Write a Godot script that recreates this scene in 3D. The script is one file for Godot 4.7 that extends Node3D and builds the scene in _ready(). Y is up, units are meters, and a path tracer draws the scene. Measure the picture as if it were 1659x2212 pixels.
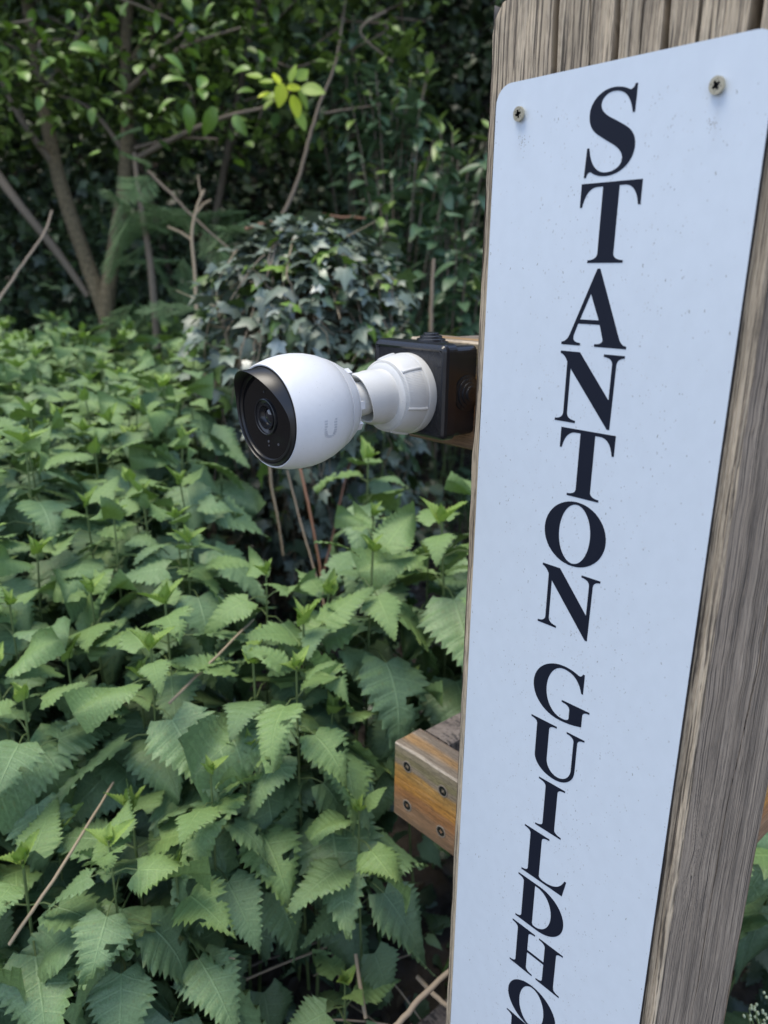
extends Node3D

# Heights in this script are measured from the lens: UP is the lens height above the world's zero.
const UP := 1.2
const EYE := Vector3(0, UP, 0.45)
const RIGHT := Vector3(0.6689, 0.0131, -0.7432)
const DOWN := Vector3(0.2238, -0.957, 0.1846)
const AHEAD := Vector3(-0.7088, -0.2899, -0.6431)
const FOCAL := 1662.0

var rng := RandomNumberGenerator.new()
var noise := FastNoiseLite.new()
var M := {}
var taken := {}

# ---------------------------------------------------------------- naming and tagging

func numbered(called: String) -> String:
	var n: int = taken.get(called, 0)
	taken[called] = n + 1
	return called if n == 0 else "%s_%03d" % [called, n]

func thing(called: String, label: String, category: String, at := Vector3.ZERO, group := "") -> Node3D:
	var o := Node3D.new()
	o.name = numbered(called)
	add_child(o)
	o.position = at
	tag(o, label, category, group)
	return o

func tag(o: Node, label: String, category: String, group := "") -> void:
	o.set_meta("label", label)
	o.set_meta("category", category)
	if group:
		o.set_meta("group", group)

func put(called: String, mesh: Mesh, m: Material, parent: Node = self, t := Transform3D()) -> MeshInstance3D:
	var o := MeshInstance3D.new()
	o.name = called if parent != self else numbered(called)
	o.mesh = mesh
	o.material_override = m
	o.transform = t
	parent.add_child(o, true)
	return o

func structure(called: String, mesh: Mesh, m: Material, label: String) -> MeshInstance3D:
	var o := put(called, mesh, m)
	o.set_meta("kind", "structure")
	o.set_meta("label", label)
	return o

func mass(called: String, mesh: Mesh, m: Material, spots: Array, tints: Array, parent: Node = self) -> MultiMeshInstance3D:
	var mm := MultiMesh.new()
	mm.transform_format = MultiMesh.TRANSFORM_3D
	mm.use_colors = true
	mm.mesh = mesh
	mm.instance_count = spots.size()
	for i in spots.size():
		mm.set_instance_transform(i, spots[i])
		mm.set_instance_color(i, tints[i])
	var o := MultiMeshInstance3D.new()
	o.name = called if parent != self else numbered(called)
	o.multimesh = mm
	o.material_override = m
	o.set_meta("kind", "stuff")
	parent.add_child(o, true)
	return o

# ---------------------------------------------------------------- places

func v(x: float, y: float, z: float) -> Vector3:
	return Vector3(x, y + UP, z)

func spot(px: float, py: float, depth: float) -> Vector3:
	return EYE + (RIGHT * ((px - 829.5) / FOCAL) + DOWN * ((py - 1106.0) / FOCAL) + AHEAD) * depth

func seen_at(p: Vector3) -> Vector3:
	var q := p - EYE
	var d := q.dot(AHEAD)
	return Vector3(829.5 + FOCAL * q.dot(RIGHT) / d, 1106.0 + FOCAL * q.dot(DOWN) / d, d)

func away(p: Vector3) -> float:
	return Vector2(p.x - EYE.x, p.z - EYE.z).dot(Vector2(-0.7406, -0.6719))

func from_axes(h: float, r: float) -> Vector3:
	return Vector3(EYE.x - 0.7406 * h + 0.6719 * r, 0, EYE.z - 0.6719 * h - 0.7406 * r)

func ground_y(x: float, z: float) -> float:
	var h := away(Vector3(x, 0, z))
	var y := -1.1 + clampf((h - 0.8) * 0.2, 0.0, 0.3)
	if h > 4.6:
		y += minf((h - 4.6) * 1.4, 4.4)
	return UP + y + 0.03 * noise.get_noise_2d(x * 60.0, z * 60.0)

# ---------------------------------------------------------------- mesh helpers

func start() -> SurfaceTool:
	var st := SurfaceTool.new()
	st.begin(Mesh.PRIMITIVE_TRIANGLES)
	return st

func tri(st: SurfaceTool, a: Array, b: Array, c: Array) -> void:   # each corner is [place, normal, uv]; wound so that the normals face out
	var g: Vector3 = (b[0] - a[0]).cross(c[0] - a[0])
	var order := [a, c, b] if g.dot(a[1] + b[1] + c[1]) > 0.0 else [a, b, c]
	for k in order:
		st.set_normal(k[1])
		st.set_uv(k[2])
		st.add_vertex(k[0])

func quad(st: SurfaceTool, a: Array, b: Array, c: Array, d: Array) -> void:
	tri(st, a, b, c)
	tri(st, a, c, d)

func lathe(profile: Array, segs := 64, shape = null) -> ArrayMesh:   # profile of Vector2(z, radius), turned round the z axis
	var st := start()
	var normals := []
	for i in profile.size() - 1:
		var d: Vector2 = (profile[i + 1] - profile[i]).normalized()
		normals.append(Vector2(-d.y, d.x))
	for i in profile.size() - 1:
		var n: Vector2 = normals[i]
		var n0 := n
		var n1 := n
		if i > 0 and n.dot(normals[i - 1]) > 0.75:
			n0 = (n + normals[i - 1]).normalized()
		if i < normals.size() - 1 and n.dot(normals[i + 1]) > 0.75:
			n1 = (n + normals[i + 1]).normalized()
		for s in segs:
			var q := []
			for k in [[i, s, n0], [i + 1, s, n1], [i + 1, s + 1, n1], [i, s + 1, n0]]:
				var a: float = TAU * k[1] / segs
				var p: Vector2 = profile[k[0]]
				var z := p.x
				if shape != null:
					z = shape.call(p.x, a)
				q.append([Vector3(cos(a) * p.y, sin(a) * p.y, z), Vector3(cos(a) * k[2].y, sin(a) * k[2].y, k[2].x), Vector2(float(k[1]) / segs * 6.0, p.x * 20.0)])
			if profile[i].y < 1e-6:
				tri(st, q[0], q[1], q[2])
			elif profile[i + 1].y < 1e-6:
				tri(st, q[0], q[1], q[3])
			else:
				quad(st, q[0], q[1], q[2], q[3])
	return st.commit()

func outline(w: float, h: float, r: float, steps := 5) -> Array:
	var pts := []
	for c in [[1, 1, 0.0], [-1, 1, 90.0], [-1, -1, 180.0], [1, -1, 270.0]]:
		for k in steps + 1:
			var a: float = deg_to_rad(c[2] + 90.0 * k / steps)
			pts.append(Vector2(c[0] * (w / 2 - r) + cos(a) * r, c[1] * (h / 2 - r) + sin(a) * r))
	return pts

func loft(w: float, h: float, r: float, layers: Array) -> ArrayMesh:   # rounded rectangles, each layer Vector2(z, inset); closed at both ends
	var st := start()
	var rings := []
	for l in layers:
		rings.append(outline(w - 2 * l.y, h - 2 * l.y, maxf(r - l.y, 0.0006)))
	var n: int = rings[0].size()
	for i in layers.size() - 1:
		for s in n:
			var t := (s + 1) % n
			var p := [[rings[i][s], layers[i].x], [rings[i + 1][s], layers[i + 1].x], [rings[i + 1][t], layers[i + 1].x], [rings[i][t], layers[i].x]]
			var q := []
			for k in p:
				q.append(Vector3(k[0].x, k[0].y, k[1]))
			var g: Vector3 = (q[2] - q[0]).cross(q[3] - q[1]).normalized()
			if g.length() < 0.5:
				continue
			var mid: Vector3 = (q[0] + q[2]) / 2
			var outward := Vector3(mid.x / w, mid.y / h, 0)
			if layers[i].x != layers[i + 1].x and absf(g.z) < 0.95:
				g = g if g.dot(outward) > 0 else -g
			else:
				g = g if g.z > 0 else -g
			quad(st, [q[0], g, Vector2(q[0].x, q[0].y) * 10], [q[1], g, Vector2(q[1].x, q[1].y) * 10], [q[2], g, Vector2(q[2].x, q[2].y) * 10], [q[3], g, Vector2(q[3].x, q[3].y) * 10])
	for e in [[0, -1], [layers.size() - 1, 1]]:
		var nn := Vector3(0, 0, e[1])
		for s in n:
			var a: Vector2 = rings[e[0]][s]
			var b: Vector2 = rings[e[0]][(s + 1) % n]
			tri(st, [Vector3(0, 0, layers[e[0]].x), nn, Vector2()], [Vector3(a.x, a.y, layers[e[0]].x), nn, a * 10], [Vector3(b.x, b.y, layers[e[0]].x), nn, b * 10])
	return st.commit()

func box(st: SurfaceTool, at: Vector3, size: Vector3, basis := Basis()) -> void:
	for ax in 3:
		for s in [-1, 1]:
			var n := Vector3.ZERO
			n[ax] = s
			var u := Vector3.ZERO
			var w := Vector3.ZERO
			u[(ax + 1) % 3] = 1
			w[(ax + 2) % 3] = 1
			var q := []
			for k in [[-1, -1], [1, -1], [1, 1], [-1, 1]]:
				q.append([at + basis * ((n + u * k[0] + w * k[1]) * size / 2), basis * n, Vector2(k[0], k[1]) * 0.5])
			quad(st, q[0], q[1], q[2], q[3])

func tube(st: SurfaceTool, pts: Array, radii: Array, sides := 8, rough := 0.0) -> void:
	var side := Vector3.RIGHT
	var rings := []
	var along := 0.0
	for i in pts.size():
		var d: Vector3 = (pts[mini(i + 1, pts.size() - 1)] - pts[maxi(i - 1, 0)]).normalized()
		if absf(d.dot(side)) > 0.9:
			side = Vector3.UP
		side = (side - d * d.dot(side)).normalized()
		var up := d.cross(side)
		if i > 0:
			along += (pts[i] - pts[i - 1]).length()
		var ring := []
		for s in sides + 1:
			var a := TAU * s / sides
			var out := side * cos(a) + up * sin(a)
			var r: float = radii[i]
			if rough > 0.0:
				r *= 1.0 + rough * noise.get_noise_3d(cos(a) * 40 + i * 3, sin(a) * 40, along * 300)
			ring.append([pts[i] + out * r, out, Vector2(float(s) / sides, along * 4.0)])
		rings.append(ring)
	for i in pts.size() - 1:
		for s in sides:
			quad(st, rings[i][s], rings[i + 1][s], rings[i + 1][s + 1], rings[i][s + 1])
	for e in [0, pts.size() - 1]:
		var d2: Vector3 = (pts[0] - pts[1]).normalized() if e == 0 else (pts[e] - pts[e - 1]).normalized()
		for s in sides:
			tri(st, [pts[e], d2, Vector2()], [rings[e][s][0], d2, Vector2()], [rings[e][s + 1][0], d2, Vector2()])

func smooth_line(pts: Array, steps := 5) -> Array:
	var out := []
	for i in pts.size() - 1:
		for k in steps:
			out.append((pts[i] as Vector3).cubic_interpolate(pts[i + 1], pts[maxi(i - 1, 0)], pts[mini(i + 2, pts.size() - 1)], float(k) / steps))
	out.append(pts[-1])
	return out

func taper(n: int, a: float, b: float) -> Array:
	var r := []
	for i in n:
		r.append(lerpf(a, b, float(i) / maxi(n - 1, 1)))
	return r

func sheet(rows: Array, normals_up := true, holes := 0, seed_ := 0) -> ArrayMesh:   # rows of [place, uv] joined into a smooth sheet; holes are bites out of it
	var r := RandomNumberGenerator.new()
	r.seed = seed_
	var gone := {}
	for k in holes:
		var at := Vector2i(r.randi_range(6, rows.size() - 5), r.randi_range(0, 7))
		for d in [Vector2i(0, 0), Vector2i(1, 0), Vector2i(0, 1), Vector2i(1, 1), Vector2i(2, 0)]:
			gone[at + d] = true
	var st := start()
	st.set_smooth_group(0)
	for i in rows.size() - 1:
		for j in rows[i].size() - 1:
			if gone.has(Vector2i(i, j)):
				continue
			for k in [[i, j], [i, j + 1], [i + 1, j + 1], [i, j], [i + 1, j + 1], [i + 1, j]]:
				var p: Array = rows[k[0]][k[1]]
				st.set_uv(p[1])
				st.add_vertex(p[0])
	st.index()
	st.generate_normals(not normals_up)
	return st.commit()

# ---------------------------------------------------------------- materials

func paint(r: float, g: float, b: float, rough := 0.6, metal := 0.0) -> StandardMaterial3D:   # r, g, b are linear
	var m := StandardMaterial3D.new()
	m.albedo_color = Color(r, g, b).linear_to_srgb()
	m.roughness = rough
	m.metallic = metal
	return m

func with_bump(m: StandardMaterial3D, t: Texture2D, centimetres: float) -> StandardMaterial3D:
	m.heightmap_enabled = true
	m.heightmap_texture = t
	m.heightmap_scale = centimetres
	return m

func wood_maps(w: int, h: int, seed_: int, pale: Color, mid: Color, dark: Color, knots: Array, streak := 1.0) -> Array:   # grain runs down the picture
	var n := FastNoiseLite.new()
	n.seed = seed_
	n.frequency = 1.0
	n.fractal_octaves = 3
	var im := Image.create_empty(w, h, false, Image.FORMAT_RGB8)
	var hm := Image.create_empty(w, h, false, Image.FORMAT_RGB8)
	for y in h:
		var t := float(y) / h
		for x in w:
			var u := float(x) / w
			var uu := u + 0.006 * n.get_noise_2d(u * 3.0, t * 5.0) + 0.0012 * n.get_noise_2d(u * 20.0, t * 30.0)
			for k in knots:
				var d := Vector2((u - k.x) * 1.0, (t - k.y) * 3.2)
				var f := exp(-d.length_squared() / (k.z * k.z))
				uu += f * 0.4 * (u - k.x) + f * 0.02 * sin(d.angle() * 3.0)
			var broad := n.get_noise_2d(uu * 9.0, t * 1.6 + 40.0)
			var lines := n.get_noise_2d(uu * 75.0 * streak, t * 4.5)
			var fine := n.get_noise_2d(uu * 150.0 * streak, t * 9.0 + 9.0)
			var slit := n.get_noise_2d(uu * 95.0 * streak, t * 6.0 + 70.0)
			var speck := n.get_noise_2d(uu * 190.0, t * 190.0)
			var fibre := n.get_noise_2d(uu * 170.0 + 5.0, t * 40.0 + 20.0)
			var stain := n.get_noise_2d(uu * 5.0 + 60.0, t * 7.0)
			var c := mid.lerp(pale, clampf(0.5 + broad * 1.1 + lines * 0.5, 0, 1))
			c = c.lerp(dark, clampf(fine * 1.0 - lines * 0.9 + speck * 0.35 - 0.08, 0, 0.7))
			var cut := smoothstep(0.24, 0.40, slit)
			c = c.lerp(dark, clampf(fibre * 1.1 - 0.1, 0, 0.55)) * (1.0 + 0.35 * stain)
			c = c.lerp(dark * 0.4, cut * 0.85)
			im.set_pixel(x, y, c.clamp().linear_to_srgb())
			var e := clampf(0.55 + lines * 0.35 + fine * 0.3 - maxf(fibre, 0.0) * 0.5 - cut * 0.5, 0, 1)
			hm.set_pixel(x, y, Color(e, e, e))
	return [ImageTexture.create_from_image(im), ImageTexture.create_from_image(hm)]

func leaf_maps() -> Array:   # u runs from stalk to tip, v across; pale veins, darker cells
	var im := Image.create_empty(256, 192, false, Image.FORMAT_RGB8)
	var hm := Image.create_empty(256, 192, false, Image.FORMAT_RGB8)
	for y in 192:
		for x in 256:
			var t := x / 256.0
			var s: float = absf(y / 96.0 - 1.0)
			var ph := fposmod(t * 7.5 - s * 1.25 * (1.0 - 0.45 * t), 1.0)
			var side := 1.0 - smoothstep(0.0, 0.10, minf(ph, 1.0 - ph))
			side *= 1.0 - smoothstep(0.75, 1.0, s)
			var mid := 1.0 - smoothstep(0.0, 0.05, s)
			var net := noise.get_noise_2d(x * 5.0, y * 5.0)
			var fine := noise.get_noise_2d(x * 16.0 + 300, y * 16.0)
			var vein := clampf(maxf(side * 0.55, mid), 0, 1)
			var g := 0.88 + 0.22 * net + 0.16 * fine
			var c := Color(g, g, g).lerp(Color(1.4, 1.3, 1.4), vein * 0.8)
			var blot := clampf(noise.get_noise_2d(x * 2.2 + 700, y * 2.2) * 3.0 - 1.35, 0, 0.5)
			c = c.lerp(Color(0.95, 0.66, 0.5), blot * (1.0 - vein))
			im.set_pixel(x, y, Color(minf(c.r / 1.4, 1), minf(c.g / 1.4, 1), minf(c.b / 1.4, 1)).linear_to_srgb())
			var e := clampf(0.62 - 0.42 * vein + 0.28 * fine + 0.1 * net, 0, 1)
			hm.set_pixel(x, y, Color(e, e, e))
	return [ImageTexture.create_from_image(im), ImageTexture.create_from_image(hm)]

func leaf_paint(maps: Array, r: float, g: float, b: float, rough: float, through: float, bump := 0.05) -> StandardMaterial3D:
	var m := paint(minf(r * 1.4, 1), minf(g * 1.4, 1), minf(b * 1.4, 1), rough)
	m.albedo_texture = maps[0]
	m.backlight_enabled = true
	m.backlight = Color(through * 0.9, through, through * 0.35)
	if bump > 0.0:
		with_bump(m, maps[1], bump)
	return m

func sign_map() -> Texture2D:   # white print with specks of algae and dirt
	var im := Image.create_empty(512, 2048, false, Image.FORMAT_RGB8)
	for y in 2048:
		for x in 512:
			var d := 0.685 + 0.018 * noise.get_noise_2d(x * 1.2, y * 1.2) + 0.01 * noise.get_noise_2d(x * 22.0, y * 22.0)
			im.set_pixel(x, y, Color(d * 0.905, d * 1.0, d * 1.08).linear_to_srgb())
	for i in 9500:
		var x := clampi(int(256 + rng.randfn(0, 110)), 3, 506)
		var y := rng.randi_range(40, 2040)
		if noise.get_noise_2d(x * 1.7 + 500, y * 1.4) < rng.randf_range(-0.25, 0.4):
			continue
		var shade := rng.randf_range(0.0, 1.0)
		shade = lerpf(0.22, 0.66, sqrt(shade))
		var c := Color(shade * 0.92, shade * 0.97, shade)
		var big := rng.randf()
		for dx in (3 if big > 0.95 else 2):
			for dy in (3 if big > 0.9 else 2):
				if rng.randf() < 0.8:
					var old := im.get_pixel(x + dx, y + dy).srgb_to_linear()
					im.set_pixel(x + dx, y + dy, old.lerp(c, rng.randf_range(0.4, 0.95)).linear_to_srgb())
	for s in [Vector2(60, 42), Vector2(434, 50)]:   # dirty run below each screw
		for y in range(0, 70):
			for x in range(-9, 10):
				var k := exp(-x * x / 22.0) * (1.0 - y / 70.0) * (0.16 + 0.2 * noise.get_noise_2d(x * 30.0 + s.x, y * 6.0))
				var p := Vector2i(int(s.x) + x, int(s.y) + y)
				im.set_pixel(p.x, p.y, im.get_pixel(p.x, p.y).srgb_to_linear().lerp(Color(0.3, 0.27, 0.2), clampf(k, 0, 1)).linear_to_srgb())
	for i in 90:
		var x := rng.randi_range(4, 506)
		var y := rng.randi_range(20, 2030)
		var c := Color(0.16, 0.15, 0.13).linear_to_srgb()
		for k in rng.randi_range(1, 4):
			im.set_pixel(clampi(x + rng.randi_range(0, 1), 0, 511), clampi(y + k, 0, 2047), c)
	for s in [Vector2(66, 58), Vector2(428, 70)]:
		for i in 26:
			im.set_pixel(int(s.x + rng.randfn(2, 6)), int(s.y + absf(rng.randfn(0, 10)) + 12), Color(0.22, 0.2, 0.17).linear_to_srgb())
	return ImageTexture.create_from_image(im)

func noise_texture(freq: float, seed_: int, size := 256) -> NoiseTexture2D:
	var n := FastNoiseLite.new()
	n.seed = seed_
	n.frequency = freq
	n.fractal_octaves = 4
	var t := NoiseTexture2D.new()
	t.width = size
	t.height = size
	t.seamless = true
	t.noise = n
	return t

func make_materials() -> void:
	noise.seed = 7
	noise.frequency = 0.02
	noise.fractal_octaves = 3
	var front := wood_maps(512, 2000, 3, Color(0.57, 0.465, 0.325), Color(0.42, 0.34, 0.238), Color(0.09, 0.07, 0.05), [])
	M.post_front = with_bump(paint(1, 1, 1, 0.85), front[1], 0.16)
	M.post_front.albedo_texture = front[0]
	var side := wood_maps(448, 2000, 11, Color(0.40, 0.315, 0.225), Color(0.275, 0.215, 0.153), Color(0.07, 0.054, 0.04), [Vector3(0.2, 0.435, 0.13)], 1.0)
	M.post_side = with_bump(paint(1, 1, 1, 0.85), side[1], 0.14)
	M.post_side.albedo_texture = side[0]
	var rail := rail_maps(5)
	M.rail = with_bump(paint(1, 1, 1, 0.6), rail[1], 0.05)
	M.rail.albedo_texture = rail[0]
	var grey := wood_maps(256, 512, 29, Color(0.21, 0.17, 0.135), Color(0.15, 0.118, 0.095), Color(0.06, 0.048, 0.04), [])
	M.beam = with_bump(paint(1, 1, 1, 0.85), grey[1], 0.08)
	M.beam.albedo_texture = grey[0]
	M.sign_face = with_bump(paint(1, 1, 1, 0.27), noise_texture(0.05, 4), 0.006)
	M.sign_face.albedo_texture = sign_map()
	M.sign_face.uv1_scale = Vector3(1, 1, 1)
	M.core = paint(0.018, 0.018, 0.02, 0.45)
	M.vinyl = paint(0.012, 0.015, 0.026, 0.5)
	M.vinyl.metallic_specular = 0.25
	M.zinc = paint(0.52, 0.46, 0.33, 0.42, 0.85)
	M.black_screw = paint(0.02, 0.02, 0.02, 0.35, 0.4)
	M.white_shell = with_bump(paint(0.70, 0.705, 0.715, 0.42), noise_texture(0.25, 8), 0.004)
	M.white_shell.albedo_texture = dust_map()
	M.white_mount = paint(0.67, 0.67, 0.655, 0.4)
	M.white_mount.albedo_texture = M.white_shell.albedo_texture
	M.seam = paint(0.12, 0.12, 0.12, 0.6)
	M.logo = paint(0.52, 0.53, 0.56, 0.5)
	M.visor = paint(0.010, 0.010, 0.011, 0.34)
	M.face = paint(0.006, 0.006, 0.007, 0.08)
	M.lens_ring = paint(0.02, 0.02, 0.022, 0.22)
	M.lens = paint(0.012, 0.013, 0.018, 0.03)
	M.lens.clearcoat_enabled = true
	M.lens.clearcoat = 1.0
	M.lens.clearcoat_roughness = 0.02
	M.dot = paint(0.10, 0.10, 0.11, 0.3)
	M.plastic = with_bump(paint(0.016, 0.017, 0.021, 0.26), noise_texture(0.03, 15), 0.02)
	var lm := leaf_maps()

	M.nettle_old = leaf_paint(lm, 0.115, 0.195, 0.09, 0.42, 0.26, 0.16)
	M.nettle = leaf_paint(lm, 0.175, 0.282, 0.122, 0.42, 0.36, 0.16)
	M.nettle_pale = leaf_paint(lm, 0.195, 0.31, 0.105, 0.45, 0.42, 0.15)
	M.nettle_young = leaf_paint(lm, 0.28, 0.42, 0.09, 0.5, 0.55, 0.08)
	M.nettle_stem = paint(0.12, 0.17, 0.055, 0.6)
	M.ivy = leaf_paint(lm, 0.125, 0.195, 0.11, 0.28, 0.1, 0.03)
	M.ivy_sky_sheen = leaf_paint(lm, 0.27, 0.32, 0.275, 0.28, 0.1, 0.03)  # sky reflections on the ivy painted in as a paler grey albedo
	for m in [M.ivy, M.ivy_sky_sheen]:
		m.metallic_specular = 0.75
	M.ivy_young = leaf_paint(lm, 0.17, 0.29, 0.045, 0.4, 0.4, 0.03)
	M.tree_leaf = leaf_paint(lm, 0.16, 0.28, 0.05, 0.42, 0.5, 0.02)
	M.tree_leaf_dark = leaf_paint(lm, 0.07, 0.14, 0.035, 0.42, 0.3, 0.02)
	M.lime = leaf_paint(lm, 0.56, 0.66, 0.02, 0.5, 0.7, 0.02)  # direct sun on these leaves is painted in as a very bright albedo
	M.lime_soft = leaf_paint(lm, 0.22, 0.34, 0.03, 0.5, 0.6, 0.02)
	M.shrub = leaf_paint(lm, 0.085, 0.15, 0.075, 0.34, 0.2, 0.02)
	M.shrub_pale = leaf_paint(lm, 0.17, 0.26, 0.06, 0.4, 0.3, 0.02)
	M.leaf_mass = leaf_paint(lm, 0.7, 0.7, 0.7, 0.4, 0.25, 0.0)
	M.leaf_mass.vertex_color_use_as_albedo = true
	M.conifer = paint(0.11, 0.195, 0.075, 0.55)
	M.bark = with_bump(paint(0.17, 0.135, 0.085, 0.9), noise_texture(0.06, 21), 0.5)
	M.bark.albedo_texture = bark_map()
	M.twig = paint(0.15, 0.12, 0.085, 0.85)
	M.straw = paint(0.32, 0.25, 0.16, 0.7)
	M.straw_grey = paint(0.25, 0.20, 0.145, 0.75)
	M.red_stem = paint(0.23, 0.115, 0.065, 0.6)
	M.soil = with_bump(paint(0.040, 0.031, 0.022, 0.95), noise_texture(0.04, 31), 3.0)
	M.soil.uv1_scale = Vector3(1, 1, 1)
	M.gravel = with_bump(paint(0.34, 0.31, 0.26, 0.9), noise_texture(0.2, 33), 1.0)
	M.grass = paint(0.055, 0.11, 0.03, 0.5)
	M.petal = paint(0.42, 0.48, 0.30, 0.6)
	M.orange_wood = M.rail

func dust_map() -> Texture2D:   # faint weather film and a few specks on white plastic
	var im := Image.create_empty(256, 256, false, Image.FORMAT_RGB8)
	for y in 256:
		for x in 256:
			var d := 0.96 + 0.02 * noise.get_noise_2d(x * 1.5, y * 1.5) + 0.015 * noise.get_noise_2d(x * 14.0, y * 14.0)
			im.set_pixel(x, y, Color(d, d, d * 0.99).clamp().linear_to_srgb())
	for i in 30:
		var c := Color(1.0, 0.97, 0.9) * rng.randf_range(0.3, 0.75)
		var p := Vector2i(rng.randi_range(1, 253), rng.randi_range(1, 253))
		for k in rng.randi_range(1, 4):
			im.set_pixel(p.x + k % 2, p.y + k / 2, c.linear_to_srgb())
	return ImageTexture.create_from_image(im)

func bark_map() -> Texture2D:
	var im := Image.create_empty(128, 256, false, Image.FORMAT_RGB8)
	for y in 256:
		for x in 128:
			var k := 0.75 + 0.5 * noise.get_noise_2d(x * 9.0, y * 2.0) + 0.4 * noise.get_noise_2d(x * 2.0 + 90, y * 3.0)
			im.set_pixel(x, y, Color(clampf(k, 0.25, 1), clampf(k * 0.98 + 0.02, 0.25, 1), clampf(k * 0.86, 0.2, 1)).linear_to_srgb())
	return ImageTexture.create_from_image(im)

func rail_maps(seed_: int) -> Array:   # v goes round the rail: front from its lower edge up, top, back, bottom; grain runs along u
	var n := FastNoiseLite.new()
	n.seed = seed_
	n.frequency = 1.0
	n.fractal_octaves = 3
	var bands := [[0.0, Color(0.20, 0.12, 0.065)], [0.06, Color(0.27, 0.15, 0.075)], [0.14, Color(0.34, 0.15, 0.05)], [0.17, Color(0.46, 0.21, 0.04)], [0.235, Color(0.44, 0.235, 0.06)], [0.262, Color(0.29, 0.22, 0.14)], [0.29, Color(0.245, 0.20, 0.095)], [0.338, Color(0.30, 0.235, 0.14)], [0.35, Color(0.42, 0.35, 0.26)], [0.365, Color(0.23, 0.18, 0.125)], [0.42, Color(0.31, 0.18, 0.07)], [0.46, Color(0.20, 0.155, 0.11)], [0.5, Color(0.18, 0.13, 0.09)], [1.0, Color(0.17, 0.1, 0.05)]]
	var w := 768
	var h := 640
	var im := Image.create_empty(w, h, false, Image.FORMAT_RGB8)
	var hm := Image.create_empty(w, h, false, Image.FORMAT_RGB8)
	for y in h:
		for x in w:
			var a := float(x) / w
			var b := float(y) / h
			var bb := clampf(b + 0.012 * n.get_noise_2d(a * 6.0, b * 8.0), 0, 0.999)
			var c: Color = bands[0][1]
			for i in bands.size() - 1:
				if bb >= bands[i][0]:
					c = bands[i][1].lerp(bands[i + 1][1], smoothstep(0.15, 0.85, (bb - bands[i][0]) / (bands[i + 1][0] - bands[i][0])))
			var lines := n.get_noise_2d(a * 9.0, b * 150.0)
			var flecks := n.get_noise_2d(a * 60.0, b * 260.0 + 30.0)
			var patch := n.get_noise_2d(a * 14.0 + 9, b * 30.0)
			c = c * (1.0 + 0.45 * lines + 0.25 * patch)
			c = c.lerp(Color(0.07, 0.045, 0.028), clampf(flecks * 1.5 - 0.22, 0, 0.65))
			c = c.lerp(Color(0.40, 0.34, 0.27), clampf(lines * 1.4 - 0.52, 0, 0.6))
			im.set_pixel(x, y, c.clamp().linear_to_srgb())
			var e := clampf(0.55 + lines * 0.5 - maxf(flecks, 0.0) * 0.5, 0, 1)
			hm.set_pixel(x, y, Color(e, e, e))
	return [ImageTexture.create_from_image(im), ImageTexture.create_from_image(hm)]

# ---------------------------------------------------------------- the post

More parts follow.
